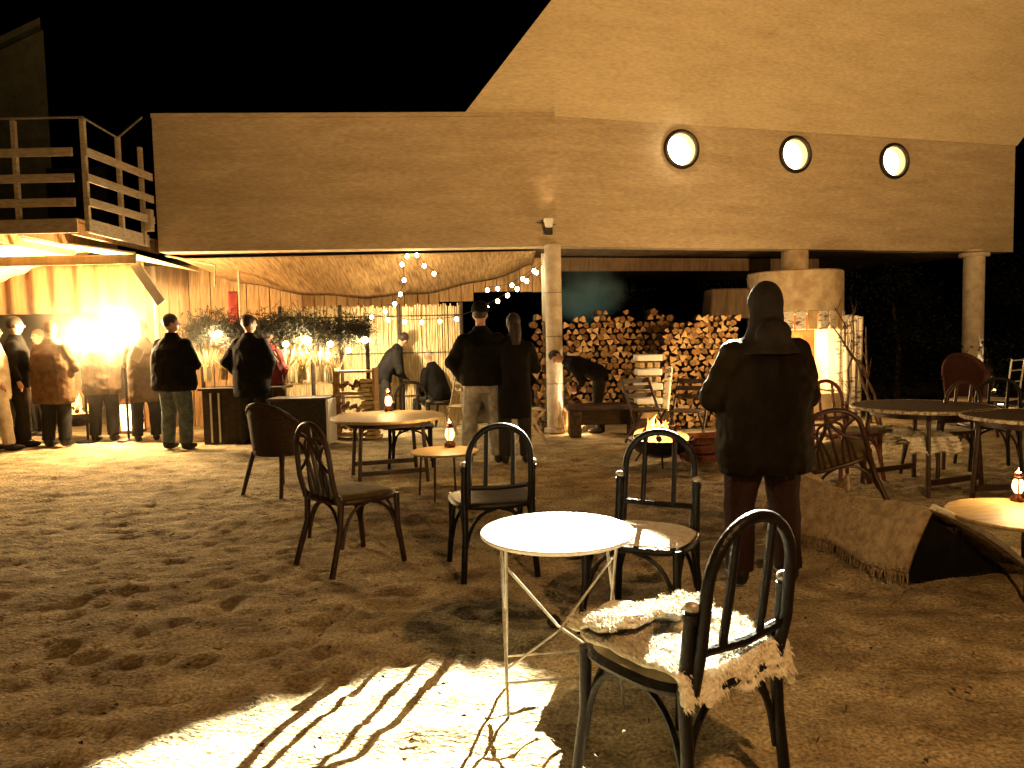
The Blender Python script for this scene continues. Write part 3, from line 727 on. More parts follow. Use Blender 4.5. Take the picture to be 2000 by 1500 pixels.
# ------------------------------------------------------------------ people
def person(label, loc, heading, H, jacket=M_jblack, trousers=M_tdark, hair=M_hair, arms='front', bend=0.0, hem=.80, hood=False,
           hat=None, girth=1.0, sit=False, vox=.013, stance=.10, head_turn=0.0, backpack=None, stride=0.0, longhair=False, wide=1.0, fold=1.0):
    s = H / 1.78
    if head_turn == 0 and hood is False: head_turn = random.uniform(-.7, .7)
    t = thing('person', label, 'person', loc, heading)
    def tf(p):
        x, y, z = p
        if bend:
            w_ = min(1, max(0, (z - .86) / .22)); a = bend * w_
            yy = y; zz = z - .92; c, n = math.cos(-a), math.sin(-a)
            y, z = yy * c - zz * n, .92 + yy * n + zz * c
        dz = -.43 if sit else 0
        return Vector((x * s, y * s, (z + dz) * s))
    def bend_mb(mb, fn=tf):
        mb.v = [tuple(fn(v)) for v in mb.v]; return mb
    def remesh(o, v, disp=0, dsc=.12):
        q = o.modifiers.new('remesh', 'REMESH'); q.mode = 'VOXEL'; q.voxel_size = v; q.use_smooth_shade = True
        q = o.modifiers.new('smooth', 'SMOOTH'); q.factor = .6; q.iterations = 3 if disp else 1
        if disp:
            tx = bpy.data.textures.get('cloth_folds') or bpy.data.textures.new('cloth_folds', 'CLOUDS'); tx.noise_scale = dsc
            q = o.modifiers.new('folds', 'DISPLACE'); q.texture = tx; q.strength = disp; q.mid_level = .5; q.texture_coords = 'GLOBAL'
        return o
    def legs(mb, k):
        for sx in (-1, 1):
            if sit:
                hip = (sx * .10, 0, .90); kn = (sx * .15, .42, .94); an = (sx * .16, .40, .52)
            else:
                hip = (sx * .095, 0, .90); kn = (sx * (.09 + stance * .3), .035 + sx * stride * .4, .50); an = (sx * (.075 + stance * .5), sx * stride, .09)
            rr = [.095, .085, .060, .058, .045] if k == 1 else [.112, .105, .085, .082, .075]
            a, b, c = Vector(hip), Vector(kn), Vector(an)
            mb.tube([a, a.lerp(b, .5), b, b.lerp(c, .4), c], [q * girth ** .5 for q in rr], 10)
            mb.ell(kn, [rr[2] * girth ** .5] * 3)
        return mb
    arm = {'front': ((.27, .04, 1.13), (.10, .27, 1.10)), 'down': ((.26, -.03, 1.14), (.27, .06, .90)), 'pocket': ((.31, -.07, 1.15), (.21, .07, .94)),
           'phone': ((.25, .12, 1.17), (.12, .30, 1.34)), 'reach': ((.27, .18, 1.12), (.22, .42, 1.0)), 'lap': ((.25, .10, 1.12), (.10, .30, 1.06))}[arms]
    def armtube(mb, rr, end=1.0):
        for sx in (-1, 1):
            sh = Vector((sx * .168 * wide, -.005, 1.385)); e = Vector((sx * arm[0][0] * wide, arm[0][1], arm[0][2])); w2 = Vector((sx * arm[1][0], arm[1][1], arm[1][2]))
            mb.ell(sh, (rr[0], rr[0], rr[0] * .95))
            mb.tube([sh, sh.lerp(e, .5), e, e.lerp(w2, .5), e.lerp(w2, end)], rr, 10); mb.ell(e, [rr[2] * 1.02] * 3)
    # body: one continuous surface with head, face, limbs, hands
    b = MB()
    for (z, rx, ry, yo) in ():
        pass
    def loft(mb, rings, n=20):
        vs = []
        for (z, rx, ry, yo) in rings:
            for j in range(n):
                a = 2 * PI * j / n; c, q = math.cos(a), math.sin(a)
                vs.append((rx * (abs(c) ** .85) * (1 if c > 0 else -1), yo + ry * (abs(q) ** .85) * (1 if q > 0 else -1), z))
        k = len(rings)
        fs = [(i * n + j, i * n + (j + 1) % n, (i + 1) * n + (j + 1) % n, (i + 1) * n + j) for i in range(k - 1) for j in range(n)]
        fs.append(tuple(range(n - 1, -1, -1))); fs.append(tuple((k - 1) * n + j for j in range(n)))
        mb.add(vs, fs)
    g_ = girth
    loft(b, [(.84, .14 * g_, .10 * g_, 0), (.95, .155 * g_, .11 * g_, 0), (1.08, .135 * g_, .10 * g_, .005), (1.25, .155 * g_, .11 * g_, .005), (1.40, .17, .095, 0), (1.47, .11, .06, 0), (1.50, .06, .05, 0)])
    b.tube([(0, -.01, 1.44), (0, .005, 1.60)], [.058, .054], 12)
    armtube(b, [.055, .05, .042, .038, .03]); legs(b, 1)
    hd = MB()
    hd.ell((0, .0, 1.675), (.074, .094, .108), 16, 12); hd.ell((0, .030, 1.615), (.050, .058, .056), 12, 8)
    hd.tube([(0, .088, 1.685), (0, .110, 1.652), (0, .095, 1.642)], [.010, .016, .013], 8)
    hd.ell((0, .078, 1.610), (.024, .014, .009), 8, 6); hd.ell((0, .080, 1.700), (.045, .014, .010), 8, 6)
    for sx in (-1, 1): hd.ell((sx * .077, -.005, 1.662), (.012, .022, .030), 8, 6)
    ct, st = math.cos(head_turn), math.sin(head_turn)
    hd.v = [(x * ct - y * st, x * st + y * ct, z) for (x, y, z) in hd.v]
    b.add(hd.v, hd.f)
    for sx in (-1, 1):
        e = Vector((sx * arm[0][0] * wide, arm[0][1], arm[0][2])); w2 = Vector((sx * arm[1][0], arm[1][1], arm[1][2])); d = (w2 - e).normalized()
        side = d.cross(Vector((0, 0, 1)) if abs(d.z) < .8 else Vector((0, 1, 0))).normalized(); nn = side.cross(d)
        pc = w2 + d * .05
        b.tube([w2 - d * .01, pc - d * .01, pc + d * .035], [.026, .036, .034], 8)
        for k, (o_, L_) in enumerate(((-.030, .062), (-.010, .075), (.010, .070), (.030, .055))):
            p0 = pc + d * .025 + side * o_
            b.tube([p0, p0 + d * L_ * .5 - nn * .006, p0 + d * L_ * .85 - nn * .026], [.0092, .0085, .007], 6)
        p0 = pc - d * .01 - side * .03
        b.tube([p0, p0 - side * .025 + d * .02, p0 - side * .032 + d * .05], [.012, .010, .008], 6)
    o = bend_mb(b).build('body', M_skin, t); remesh(o, max(.009, vox * .8))
    # eyes
    ey = MB()
    for sx in (-1, 1): ey.ell((sx * .030, .084, 1.677), (.011, .008, .007), 8, 6)
    ey.v = [(x * ct - y * st, x * st + y * ct, z) for (x, y, z) in ey.v]
    bend_mb(ey).build('eyes', M_eye, t)
    # hair / hat / hood
    h = MB()
    h.ell((0, -.012, 1.700), (.084, .100, .104), 16, 12)
    h.v = [(x, y if z > 1.70 else min(y, .02 + (z - 1.62) * .3), max(z, 1.60 if not longhair else 1.44)) for (x, y, z) in h.v]
    if longhair: h.tube([(0, -.04, 1.66), (0, -.07, 1.55), (0, -.09, 1.42)], [.078, .075, .055], 12)
    h.v = [(x * ct - y * st, x * st + y * ct, z) for (x, y, z) in h.v]
    o = bend_mb(h).build('hair', hair, t)
    if hat is not None:
        q = MB(); q.lathe([(.092, 0), (.097, .035), (.092, .07), (.07, .11), (.03, .13), (.002, .135)], (0, -.008, 1.695), 18, 1, 1.12)
        bend_mb(q).build('hat', hat, t)
    # trousers
    q = MB(); loft(q, [(.80, .165 * g_, .115 * g_, 0), (.93, .165 * g_, .12 * g_, 0), (1.02, .15 * g_, .11 * g_, 0)]) if not sit else loft(q, [(.80, .175 * g_, .15 * g_, .02), (.93, .17 * g_, .14 * g_, .02), (1.02, .15 * g_, .11 * g_, 0)])
    legs(q, 2); o = bend_mb(q).build('trousers', trousers, t); remesh(o, vox * 1.1, .018, .10)
    # shoes
    for sx in (-1, 1):
        q = MB(); yo, zo = ((.44, .45) if sit else (sx * stride, 0)); xo = sx * (.16 if sit else .075 + stance * .5)
        q.ell((xo, yo + .055, zo + .045), (.048, .135, .045), 12, 8); q.ell((xo, yo - .02, zo + .08), (.048, .062, .065), 10, 8)
        q.v = [(x, y, max(z, zo + .0)) for (x, y, z) in q.v]
        bend_mb(q).build('shoe', M_shoe, t)
    # jacket
    j = MB(); jw = wide
    rings = [(hem, .19 * g_ * jw, .15 * g_, 0), (hem + .08, .205 * g_ * jw, .16 * g_, 0), (1.0, .20 * g_ * jw, .155 * g_, 0), (1.18, .20 * g_ * jw, .155 * g_, -.005),
             (1.33, .205 * jw, .145 * g_, -.01), (1.40, .19 * jw, .125, -.01), (1.455, .145 * jw, .105, -.01), (1.50, .10, .088, -.01), (1.55, .072, .076, -.005)]
    rings = [r_ for r_ in rings if r_[0] >= hem]
    loft(j, sorted(rings)); armtube(j, [.088 * g_ ** .4, .080 * g_ ** .4, .070 * g_ ** .4, .062, .056], .97)
    o = bend_mb(j).build('jacket', jacket, t); remesh(o, vox * 1.15, .030 * fold, .13)
    if hood:
        q = MB(); q.ell((0, -.02, 1.685), (.100, .120, .128), 16, 12); q.lathe([(.205, 1.39), (.165, 1.44), (.125, 1.50), (.103, 1.56), (.096, 1.66)], (0, -.03, 0), 18, 1, .85); q.ell((0, -.13, 1.50), (.11, .06, .09), 12, 8)
        o = bend_mb(q).build('hood', hood if hood is not True else jacket, t); remesh(o, vox, .012, .06)
    if backpack:
        q = MB(); q.box((0.0, -.22, 1.20), (.30, .16, .42), tap=.85)
        o = bend_mb(q).build('backpack', backpack, t, bevel=.04)
    return t
def stand(px, py, z=0): p = P(px, py); return (p.x, p.y, z)
# main figure
person('person in a bulky hooded brown jacket, nearest of all, seen from behind', stand(1492, 1140), .10, 1.69, jacket=mat('olive_brown_parka', (.015, .010, .0045), (.006, .004, .002), scale=3, rough=.7, bump=.25, bscale=30, spec=.05, stretch=(1, 1, .4)), trousers=M_tmar, arms='front', fold=1.5,
       hood=mat('dark_hood', (.012, .008, .005), (.006, .004, .003), scale=10, rough=.9, bump=.4), girth=1.24, wide=1.12, hem=.68, vox=.011, stance=.16)
# couple
person('person in black jacket and pale jeans standing near the column', stand(945, 905), .05, 1.80, jacket=M_jblack, trousers=M_jeans, arms='pocket', hat=M_jblack, girth=1.15, wide=1.08, hem=.88, stance=.18)
person('person in long dark coat close against the one in pale jeans', stand(1008, 905), .12, 1.68, jacket=M_jblack, trousers=M_tdark, arms='front', hem=.55, girth=.98, stance=.10, longhair=True)
# crowd at the left
person('person in black jacket and blue jeans at the right end of the left crowd', stand(347, 878), -.35, 1.82, jacket=M_jblack, trousers=M_jeansb, arms='front', girth=1.3, wide=1.2, hem=.78, stance=.16, head_turn=-.7)
person('person in dark jacket with a crimson side, standing at the stall counter', stand(497, 868), -.2, 1.80, jacket=M_jblack, trousers=M_tdark, arms='pocket', girth=1.15, wide=1.1, hem=.66, stance=.12, backpack=None)
person('person in a crimson jacket half hidden beside the one at the stall counter', stand(533, 858), -.3, 1.62, jacket=M_jred, trousers=M_tdark, arms='pocket', girth=1.0, hem=.85)
person('person in a wide brown coat with back turned before the brightest lamp', stand(112, 872), -.1, 1.78, jacket=M_jtan, trousers=M_tdark, arms='front', girth=1.25, wide=1.15, hem=.62, hair=M_hairl)
person('person in dark brown coat between the wide brown coat and the glowing ground lantern', stand(205, 862), .1, 1.80, jacket=M_jbrown, trousers=M_tdark, arms='phone', girth=1.2, wide=1.1, hem=.70)
person('person in dark coat holding up a sheet of paper right of the ground lantern', stand(288, 862), .35, 1.76, jacket=M_jbrown, trousers=M_tdark, arms='phone', girth=1.1, hem=.60)
person('person in black with short dark hair turned right near the left edge', stand(45, 872), -1.2, 1.86, jacket=M_jblack, trousers=M_tdark, arms='down', girth=1.05, hem=.82, stride=.06)
person('person in a cream coat stepping at the very left edge', stand(2, 880), -1.1, 1.76, jacket=M_jcream, trousers=M_jcream, arms='pocket', girth=1.1, hem=.72, stride=.12, hair=M_hairl)
person('person with light hair and brightly lit face behind the crowd', stand(85, 850), 2.7, 1.70, jacket=M_jtan, trousers=M_tdark, arms='front', hair=M_hairl, hem=.75)
# seated and bending
person('person in black leaning over beside the crate shelf before the reed fence', stand(750, 838), -1.2, 1.62, jacket=M_jblack, arms='reach', bend=.55, hem=.8)
person('grey haired person in black seated before the reed fence', stand(862, 832), .9, 1.70, jacket=M_jblack, arms='lap', sit=True, bend=.35, hair=M_hairg, hem=.88, head_turn=.5)
person('person in black bending down before the log wall right of the column', stand(1172, 845), 1.45, 1.62, jacket=M_jblack, arms='reach', bend=1.15, hem=.85)
# stool of the seated person
p = P(862, 832)
st = thing('stool', 'low wooden stool below the grey haired seated person', 'stool', (p.x, p.y, 0))
MB().lathe([(.16, .38), (.17, .39), (.17, .42), (.15, .43), (.02, .43)], n=20).build('seat', M_dwood, st)
for k in range(3):
    a = k * 2.1; MB().tube([(.16 * math.cos(a), .16 * math.sin(a), 0), (.10 * math.cos(a), .10 * math.sin(a), .39)], .016, 7).build('leg', M_dwood, st)
# paper
pp = P(288, 862)
q = MB(); q.grid(lambda u, v: (u * .15, .01 * math.sin(u * 4), v * .21), 4, 4)
o = q.build('paper_sheet', mat('paper', (.8, .78, .7), (.75, .72, .62), rough=.8), solid=.002, loc=PY(252, 700, pp.y - .32)); o.rotation_euler = (.2, .5, .2)
tag(o, 'white sheet of paper held up in front of the bright lamp', 'paper')

# ------------------------------------------------------------------ lamps and fires at the left
def globe(label, px, py, Y, r, power, group='bright lamps behind the crowd', shape=None):
    a = PY(px, py, Y); t = thing('globe_lamp', label, 'lamp', (a.x, Y, 0), group=group)
    MB().ell((0, 0, a.z), (r, r, r * 1.05), 18, 12).build('globe', E_lamp, t)
    MB().tube([(0, 0, 0), (0, 0, a.z - r)], .018, 8).build('pole', M_metal, t)
    MB().lathe([(.16, 0), (.16, .02), (.03, .04)], n=18).build('foot', M_metal, t)
    light('POINT', (0, -.15, a.z + .02), power, (1, .66, .30), parent=t, radius=.08)
    return t
globe('round glowing lamp on a pole at head height, brightest in the left crowd', 240, 645, 10.95, .10, 1300)
globe('round glowing lamp on a pole at head height, left of the brightest one', 160, 655, 10.95, .09, 1100)
def firebowl(label, loc, r, h, power, flames=9, fh=.45, bm=M_metal, seed=1, logs=True):
    random.seed(seed); t = thing('fire_bowl', label, 'fire bowl', loc, 0)
    MB().lathe([(.35 * r, h - .55 * r), (.75 * r, h - .38 * r), (r, h), (r + .012, h + .004), (r - .01, h + .006), (.72 * r, h - .33 * r), (.3 * r, h - .48 * r)], n=32).build('bowl', bm, t)
    for k in range(3):
        a = k * 2.094 + .4; MB().tube([(r * .85 * math.cos(a), r * .85 * math.sin(a), 0), (.6 * r * math.cos(a), .6 * r * math.sin(a), h - .40 * r)], .012, 7).build('leg', bm, t)
    if logs:
        for k in range(6):
            a = random.uniform(0, PI); c_ = Vector((random.uniform(-.2, .2) * r, random.uniform(-.2, .2) * r, h - .12 * r + .03 * k)); d = Vector((math.cos(a), math.sin(a), random.uniform(-.1, .25))) * r * .7
            MB().tube([c_ - d, c_ + d], .032, 8).build('burning_log', M_bark, t)
        q = MB()
        for k in range(80): a = random.uniform(0, 6.28); e_ = r * .68 * math.sqrt(random.random()); q.ell((e_ * math.cos(a), e_ * math.sin(a), h - .20 * r + random.uniform(0, .05)), (.04, .04, .025), 6, 4)
        q.build('embers', E_ember, t)['kind'] = 'stuff'
    for k in range(flames):
        a = random.uniform(0, 2 * PI); q = random.uniform(0, .66) * r; hh = fh * random.uniform(.35, 1.25) * (1.15 - q / r)
        b0 = Vector((q * math.cos(a), q * math.sin(a), h - .15 * r)); pts = []; rr = []
        ph = random.uniform(0, 6)
        for i in range(9):
            u = i / 8; pts.append(b0 + Vector((.05 * math.sin(ph + u * 4) * u, .05 * math.cos(ph + u * 5) * u, hh * u))); rr.append(max(.0015, (.065 * r / .3) * (math.sin(PI * min(1, (u + .12) * .8)) ** 1.3) * (1 - u) ** .6))
        MB().tube(pts, rr, 8).build('flame', E_flame, t)
    light('POINT', (0, 0, h + fh * .55), power, (1, .45, .13), parent=t, radius=.09)
    return t
globe('unseen globe lamp added behind the hooded person to light the log heap', 1458, 745, 9.9, .07, 230)  # lamp out of sight, added to brighten the split log heap
firebowl('iron fire bowl with flames behind the legs of the left crowd', tuple(PY(150, 850, 11.3) * Vector((1, 1, 0))) if False else (PY(150, 850, 11.2).x, 11.2, 0), .36, .42, 120, fh=.5, seed=3)
fbp = P(1290, 905)
firebowl('iron fire bowl with flames framed by the hoop of the chair in front', (fbp.x, fbp.y, 0), .36, .28, 110, flames=26, fh=.27, seed=5)
# ground lantern between legs
gl = thing('floor_lantern', 'tall glowing glass floor lantern on the sand between the legs of the crowd', 'lantern', (P(260, 845).x, P(260, 845).y, 0))
MB().box((0, 0, .02), (.30, .30, .04)).build('base', M_rwood, gl, bevel=.005)
MB().box((0, 0, .26), (.25, .25, .42)).build('glass_body', E_glassl, gl, smooth=False)
for sx in (-1, 1):
    for sy in (-1, 1): MB().box((sx * .135, sy * .135, .26), (.022, .022, .44)).build('post', M_rwood, gl)
MB().box((0, -.135, .26), (.012, .012, .44)).build('glazing_bar', M_rwood, gl)
m = MB(); m.lathe([(.21, .48), (.09, .60), (.05, .64)], n=4); m.build('roof', M_rwood, gl, smooth=False)
light('POINT', (-.05, -.22, .30), 22, (1, .7, .35), parent=gl, radius=.06)

# ------------------------------------------------------------------ market stall
SY = 10.9
stx0 = PY(392, 700, SY).x; stx1 = PY(650, 700, SY).x
def at(px, py, Y): return PY(px, py, Y)
ct = thing('stall_counter', 'dark plank counter of the stall behind the person in blue jeans', 'counter', (0, 0, 0))
xa, xb = at(392, 700, 10.4).x, at(545, 700, 10.4).x; x = xa
while x < xb:
    MB().box((x + .045, 10.4, .38), (.082, .03, .76)).build('board', M_dwood, ct, smooth=False); x += .09
MB().box(((xa + xb) / 2, 10.6, .78), (xb - xa + .1, .5, .035)).build('counter_top', M_dwood, ct, bevel=.004)
for px in (412, 428):
    a = at(px, 800, 10.36); MB().box((a.x, 10.36, .38), (.022, .02, .70)).build('pale_strip', M_white, ct)
bxp = at(588, 788, 10.1)
bx = thing('storage_chest', 'large black woven chest right of the person at the counter', 'chest', (bxp.x, 10.1, 0))
MB().box((0, 0, .33), (.76, .45, .60)).build('body', mat('dark_weave', (.05, .045, .03), (.015, .014, .01), scale=50, rough=.8, bump=.9, bscale=70), bx, bevel=.02)
MB().box((0, 0, .65), (.80, .49, .04)).build('lid', M_dwood, bx, bevel=.01)
MB().box((.41, 0, .34), (.03, .46, .60)).build('pale_side', M_white, bx)
# shelf of crates
sh = thing('crate_shelf', 'rough shelf of wooden crates filled with kindling before the reed fence', 'shelf', (at(697, 790, 10.7).x, 10.7, 0))
for z in (.06, .35, .66, .98):
    MB().box((0, 0, z), (.56, .34, .03)).build('shelf_board', M_oak, sh, smooth=False)
for sx in (-1, 1): MB().box((sx * .28, 0, .52), (.03, .36, 1.02)).build('side_board', M_plank, sh, smooth=False)
for z in (.08, .37, .68):
    for k in range(9):
        x = -.24 + k * .058 + random.uniform(-.01, .01)
        MB().tube([(x, -.17, z + .05 + random.uniform(0, .1)), (x + random.uniform(-.03, .03), .1, z + .06 + random.uniform(0, .1))], random.uniform(.02, .035), 7).build('log', [M_logend][0], sh)
# small stack of books/logs beside it
ls = thing('plank_stack', 'leaning stack of short pale planks right of the crate shelf', 'stack', (at(738, 800, 10.6).x, 10.6, 0))
for k in range(14):
    MB().box((-.06 + .008 * k * (-1) + random.uniform(-.02, .02), 0, .04 + k * .062), (.17, .25, .045), rz=random.uniform(-.25, .25)).build('plank', M_oak, ls, smooth=False)
# boughs garland, in three separate heaps
def boughs(label, x0, x1, z, Y, n, m=M_leaf, spread=.16, L=.16, group='fir boughs over the stall'):
    mb = MB()
    for _ in range(n):
        c_ = Vector((random.uniform(x0, x1), Y + random.gauss(0, .14), z + random.gauss(0, spread * .62) + .05 * math.sin(random.random() * 9)))
        d = Vector((random.gauss(0, 1), random.gauss(0, .6), random.gauss(.15, .7))).normalized(); l = L * random.uniform(.5, 1.3)
        mb.tube([c_, c_ + d * l], [.004, .001], 3)
        for k in range(9):
            p_ = c_ + d * l * (k / 9); e = Vector((random.gauss(0, 1), random.gauss(0, 1), random.gauss(0, 1))).normalized() * .045 + d * .03; s_ = e.orthogonal().normalized() * .004
            mb.add([p_ - s_, p_ + s_, p_ + e], [(0, 1, 2)])
    o = mb.build('fir_boughs', m, smooth=False); tag(o, label, 'boughs', group)
    return o
boughs('dark fir boughs heaped above the left end of the stall, behind the person in jeans', at(372, 640, SY).x, at(478, 640, SY).x, at(400, 650, SY).z, SY, 900)
boughs('dark fir boughs heaped above the middle of the stall', at(500, 640, SY).x, at(610, 640, SY).x, at(500, 645, SY).z, SY, 950)
boughs('dark fir boughs heaped above the right end of the stall beside the reed fence', at(600, 640, SY).x, at(722, 640, SY).x, at(600, 650, SY).z, SY, 950)
for i, (px, Yp) in enumerate(((395, SY), (500, SY + .1), (610, SY), (718, SY))):
    a = at(px, 700, Yp); tag(MB().tube([(a.x, Yp, 0), (a.x, Yp, at(px, 650, Yp).z)], .03, 8).build('stall_post', M_dwood),
                             ['wooden stall post behind the left fir boughs', 'wooden stall post between left and middle fir boughs', 'wooden stall post between middle and right fir boughs', 'wooden stall post beside the reed fence'][i], 'post', 'posts of the stall')
MB_ = MB().box((at(557, 660, SY).x, SY, at(557, 652, SY).z), (at(722, 650, SY).x - at(392, 650, SY).x, .08, .05)).build('stall_beam', M_dwood); tag(MB_, 'horizontal wooden beam carrying the fir boughs', 'beam')
# glowing lamps under the boughs
for i, (px, py, r, lab) in enumerate(((427, 652, .055, 'first glowing paper lamp from the left under the boughs'), (458, 674, .045, 'small glowing lamp right above the counter edge'),
        (558, 672, .05, 'glowing lamp directly right of the person at the counter'), (600, 664, .065, 'largest glowing lamp in the middle of the stall'),
        (645, 672, .05, 'glowing lamp over the bottles'), (680, 684, .045, 'glowing lamp above the crate shelf'), (712, 664, .055, 'glowing lamp at the right end of the stall'))):
    a = at(px, py, SY - .08); t = thing('hanging_lamp', lab, 'lamp', a, group='lamps under the stall boughs')
    MB().ell((0, 0, 0), (r, r, r * .9), 14, 10).build('globe', E_lamp, t)
    MB().tube([(0, 0, r * .9), (0, 0, r + .12)], .004, 5).build('cord', M_metal, t)
    if i in (0, 3, 6): light('POINT', (0, .14 if i == 6 else -.12, -.02), 400 if i == 6 else 190, (1, .75, .42), parent=t, radius=.05)
# straw and kindling bundles standing along the stall
for i, (px, py, hh) in enumerate(((405, 745, .42), (440, 742, .34), (562, 745, .46), (592, 742, .38), (628, 745, .44), (655, 745, .36))):
    a = at(px, py, 10.75); mb = MB()
    for _ in range(46):
        b0 = Vector((random.gauss(0, .03), random.gauss(0, .03), 0)); mb.tube([b0, b0 * 1.1 + Vector((0, 0, hh * .5)), b0 * 3.2 + Vector((random.gauss(0, .02), 0, hh * random.uniform(.8, 1.15)))], [.005, .005, .003], 4)
    mb.tube([(.04 * math.cos(k), .04 * math.sin(k), hh * .45) for k in range(7)], .006, 5)
    o = mb.build('straw_bundle', M_straw if i % 2 else M_reed, loc=a, smooth=False)
    tag(o, ['bundle of dry twigs at the left end of the stall counter', 'paler bundle of twigs beside the person in jeans on the counter', 'tall straw bundle right of the person at the counter', 'pale twig bundle before the bottles',
            'straw bundle near the right end of the bottle shelf', 'last pale twig bundle beside the crate shelf'][i], 'bundle', 'bundles standing on the stall')
# back shelf with bottles
bs = thing('bottle_shelf', 'wooden back shelf of the stall carrying rows of bottles', 'shelf', (0, 0, 0))
bxa, bxb = at(548, 700, 11.0).x, at(655, 700, 11.0).x
for z in (.80, 1.10):
    MB().box(((bxa + bxb) / 2, 11.05, z), (bxb - bxa, .26, .03)).build('shelf_board', M_oak, bs, smooth=False)
for x in (bxa, bxb): MB().box((x, 11.05, .6), (.03, .26, 1.15)).build('side_board', M_dwood, bs, smooth=False)
bot = MB().lathe([(.034, 0), (.036, .01), (.036, .16), (.016, .20), (.013, .26), (.016, .265)], n=10).build('bottle', mat('bottle_glass', (.20, .14, .05), (.08, .06, .02), rough=.12, spec=.8))
botw = MB().lathe([(.030, 0), (.032, .01), (.032, .13), (.014, .17), (.012, .22), (.015, .225)], n=10).build('bottle', mat('pale_bottle', (.7, .66, .55), (.6, .55, .42), rough=.15, spec=.8))
first = {id(bot): True, id(botw): True}
k = 0
for z, row in ((.815, 'lower'), (1.115, 'upper')):
    x = bxa + .07
    while x < bxb - .05:
        src = bot if random.random() < .6 else botw
        o = src if first.pop(id(src), None) else src.copy()
        if o is not src: C.objects.link(o)
        o.location = (x, 10.97 + random.uniform(-.02, .02), z)
        tag(o, ('pale ' if src is botw else 'amber ') + 'glass bottle in the %s row of the stall shelf' % row, 'bottle', ('pale ' if src is botw else 'amber ') + 'bottles in the %s row of the stall' % row)
        x += random.uniform(.085, .12); k += 1

# ------------------------------------------------------------------ wood piles
def logmesh(r, L, seed, m_side=M_bark, m_end=M_logend, n=9):
    random.seed(seed); mb = MB(); vs = []
    rad = [r * random.uniform(.82, 1.12) for _ in range(n)]
    if seed % 3: rad = [rad[j] * (1.12 if j % 3 == seed % 2 else .78) for j in range(n)]
    for y in (0, L):
        for j in range(n):
            a = 2 * PI * j / n; vs.append((rad[j] * math.cos(a), y + random.uniform(-.008, .008), rad[j] * math.sin(a)))
    mb.cur = 0; mb.add(vs, [(j, (j + 1) % n, n + (j + 1) % n, n + j) for j in range(n)])
    mb.cur = 1; o = len(mb.v); mb.f.append(tuple(range(n - 1, -1, -1))); mb.mi.append(1); mb.f.append(tuple(n + j for j in range(n))); mb.mi.append(1)
    me = bpy.data.meshes.new('log'); me.from_pydata(mb.v, [], mb.f); me.materials.append(m_side); me.materials.append(m_end)
    me.polygons.foreach_set('material_index', mb.mi); me.update(); return me
M_logend2 = mat('darker_log_end', (0.30, 0.16, 0.06), (0.12, 0.06, 0.02), scale=18, rough=.85, bump=.5)
M_logend3 = mat('pale_log_end', (0.62, 0.42, 0.20), (0.34, 0.20, 0.08), scale=18, rough=.85, bump=.5)
LOGS = [logmesh(.046 + .006 * (k % 3), .38, 20 + k, m_end=(M_logend, M_logend2, M_logend3)[k % 3]) for k in range(9)]
random.seed(42)
def woodpile(label, px0, px1, pytop, Y, rz=0, top_fn=None, step=.098, maxn=290, rscale=1.0, z0=.06):
    a, b = at(px0, pytop, Y), at(px1, pytop, Y); t = thing('woodpile', label, 'woodpile', (a.x, Y, 0), rz, 'stacked firewood')
    Wd = (b.x - a.x) / math.cos(rz); Ht = a.z; cnt = 0; row = 0; z = z0
    while z < Ht + .3 and cnt < maxn:
        x = (row % 2) * step / 2 + .04
        while x < Wd and cnt < maxn:
            lim = (top_fn(x / Wd) if top_fn else 1) * Ht
            if z < lim:
                s_ = rscale * random.uniform(.72, 1.12)
                M = Matrix.Translation((x + random.uniform(-.012, .012), random.uniform(-.09, .07), z + random.uniform(-.015, .015))) @ Matrix.Rotation(random.uniform(-.12, .12), 4, 'Z') @ Matrix.Rotation(random.uniform(0, 6.28), 4, 'Y') @ Matrix.Diagonal((s_, 1, s_, 1))
                part('log', random.choice(LOGS), t, M); cnt += 1
            x += step
        z += step * .88; row += 1
    return t
woodpile('long stacked log wall with orange lit log ends right of the column', 1100, 1312, 618, 11.9, top_fn=lambda u: 1 - .035 * math.sin(u * 11) - .05 * math.sin(u * 29), step=.108, rscale=1.1)
wp2 = woodpile('brightly lit heap of split logs left of the hooded person', 1292, 1440, 622, 11.1, top_fn=lambda u: .90 + .10 * math.sin(min(1, u * 1.25) * PI * .62), step=.094)
woodpile('narrow dark stack of logs just left of the column', 1040, 1066, 618, 11.1, step=.11)
# crib stack; bright light on it put in as white timbers
cs = thing('split_timber_stack', 'crib stack of split timber, coloured white for bright light, between the two log piles', 'stack', (at(1266, 800, 10.3).x, 10.3, 0))
for k in range(9):
    z = .30 + k * .10
    if k % 2 == 0:
        for sy in (-1, 1): MB().box((random.uniform(-.015, .015), sy * .10, z), (.34, .085, .085), rz=random.uniform(-.06, .06)).build('timber', M_white if k > 0 else M_oak, cs, bevel=.008)
    else:
        for sx in (-1, 0, 1): MB().box((sx * .11, 0, z), (.075, .30, .075), rz=random.uniform(-.06, .06)).build('timber', M_oak, cs, bevel=.008)
MB().box((0, 0, .125), (.36, .3, .25)).build('block', M_bark, cs, bevel=.01)
tw = thing('leaning_log', 'white lit split log leaning on the log heap', 'log', (at(1300, 770, 10.2).x, 10.25, 0))
MB().bar((0, 0, .35), (.12, .25, .95), .09, .08).build('log', M_birch, tw, bevel=.01)
MB().box((0, 0, .17), (.12, .12, .34)).build('stump', M_bark, tw, bevel=.02)
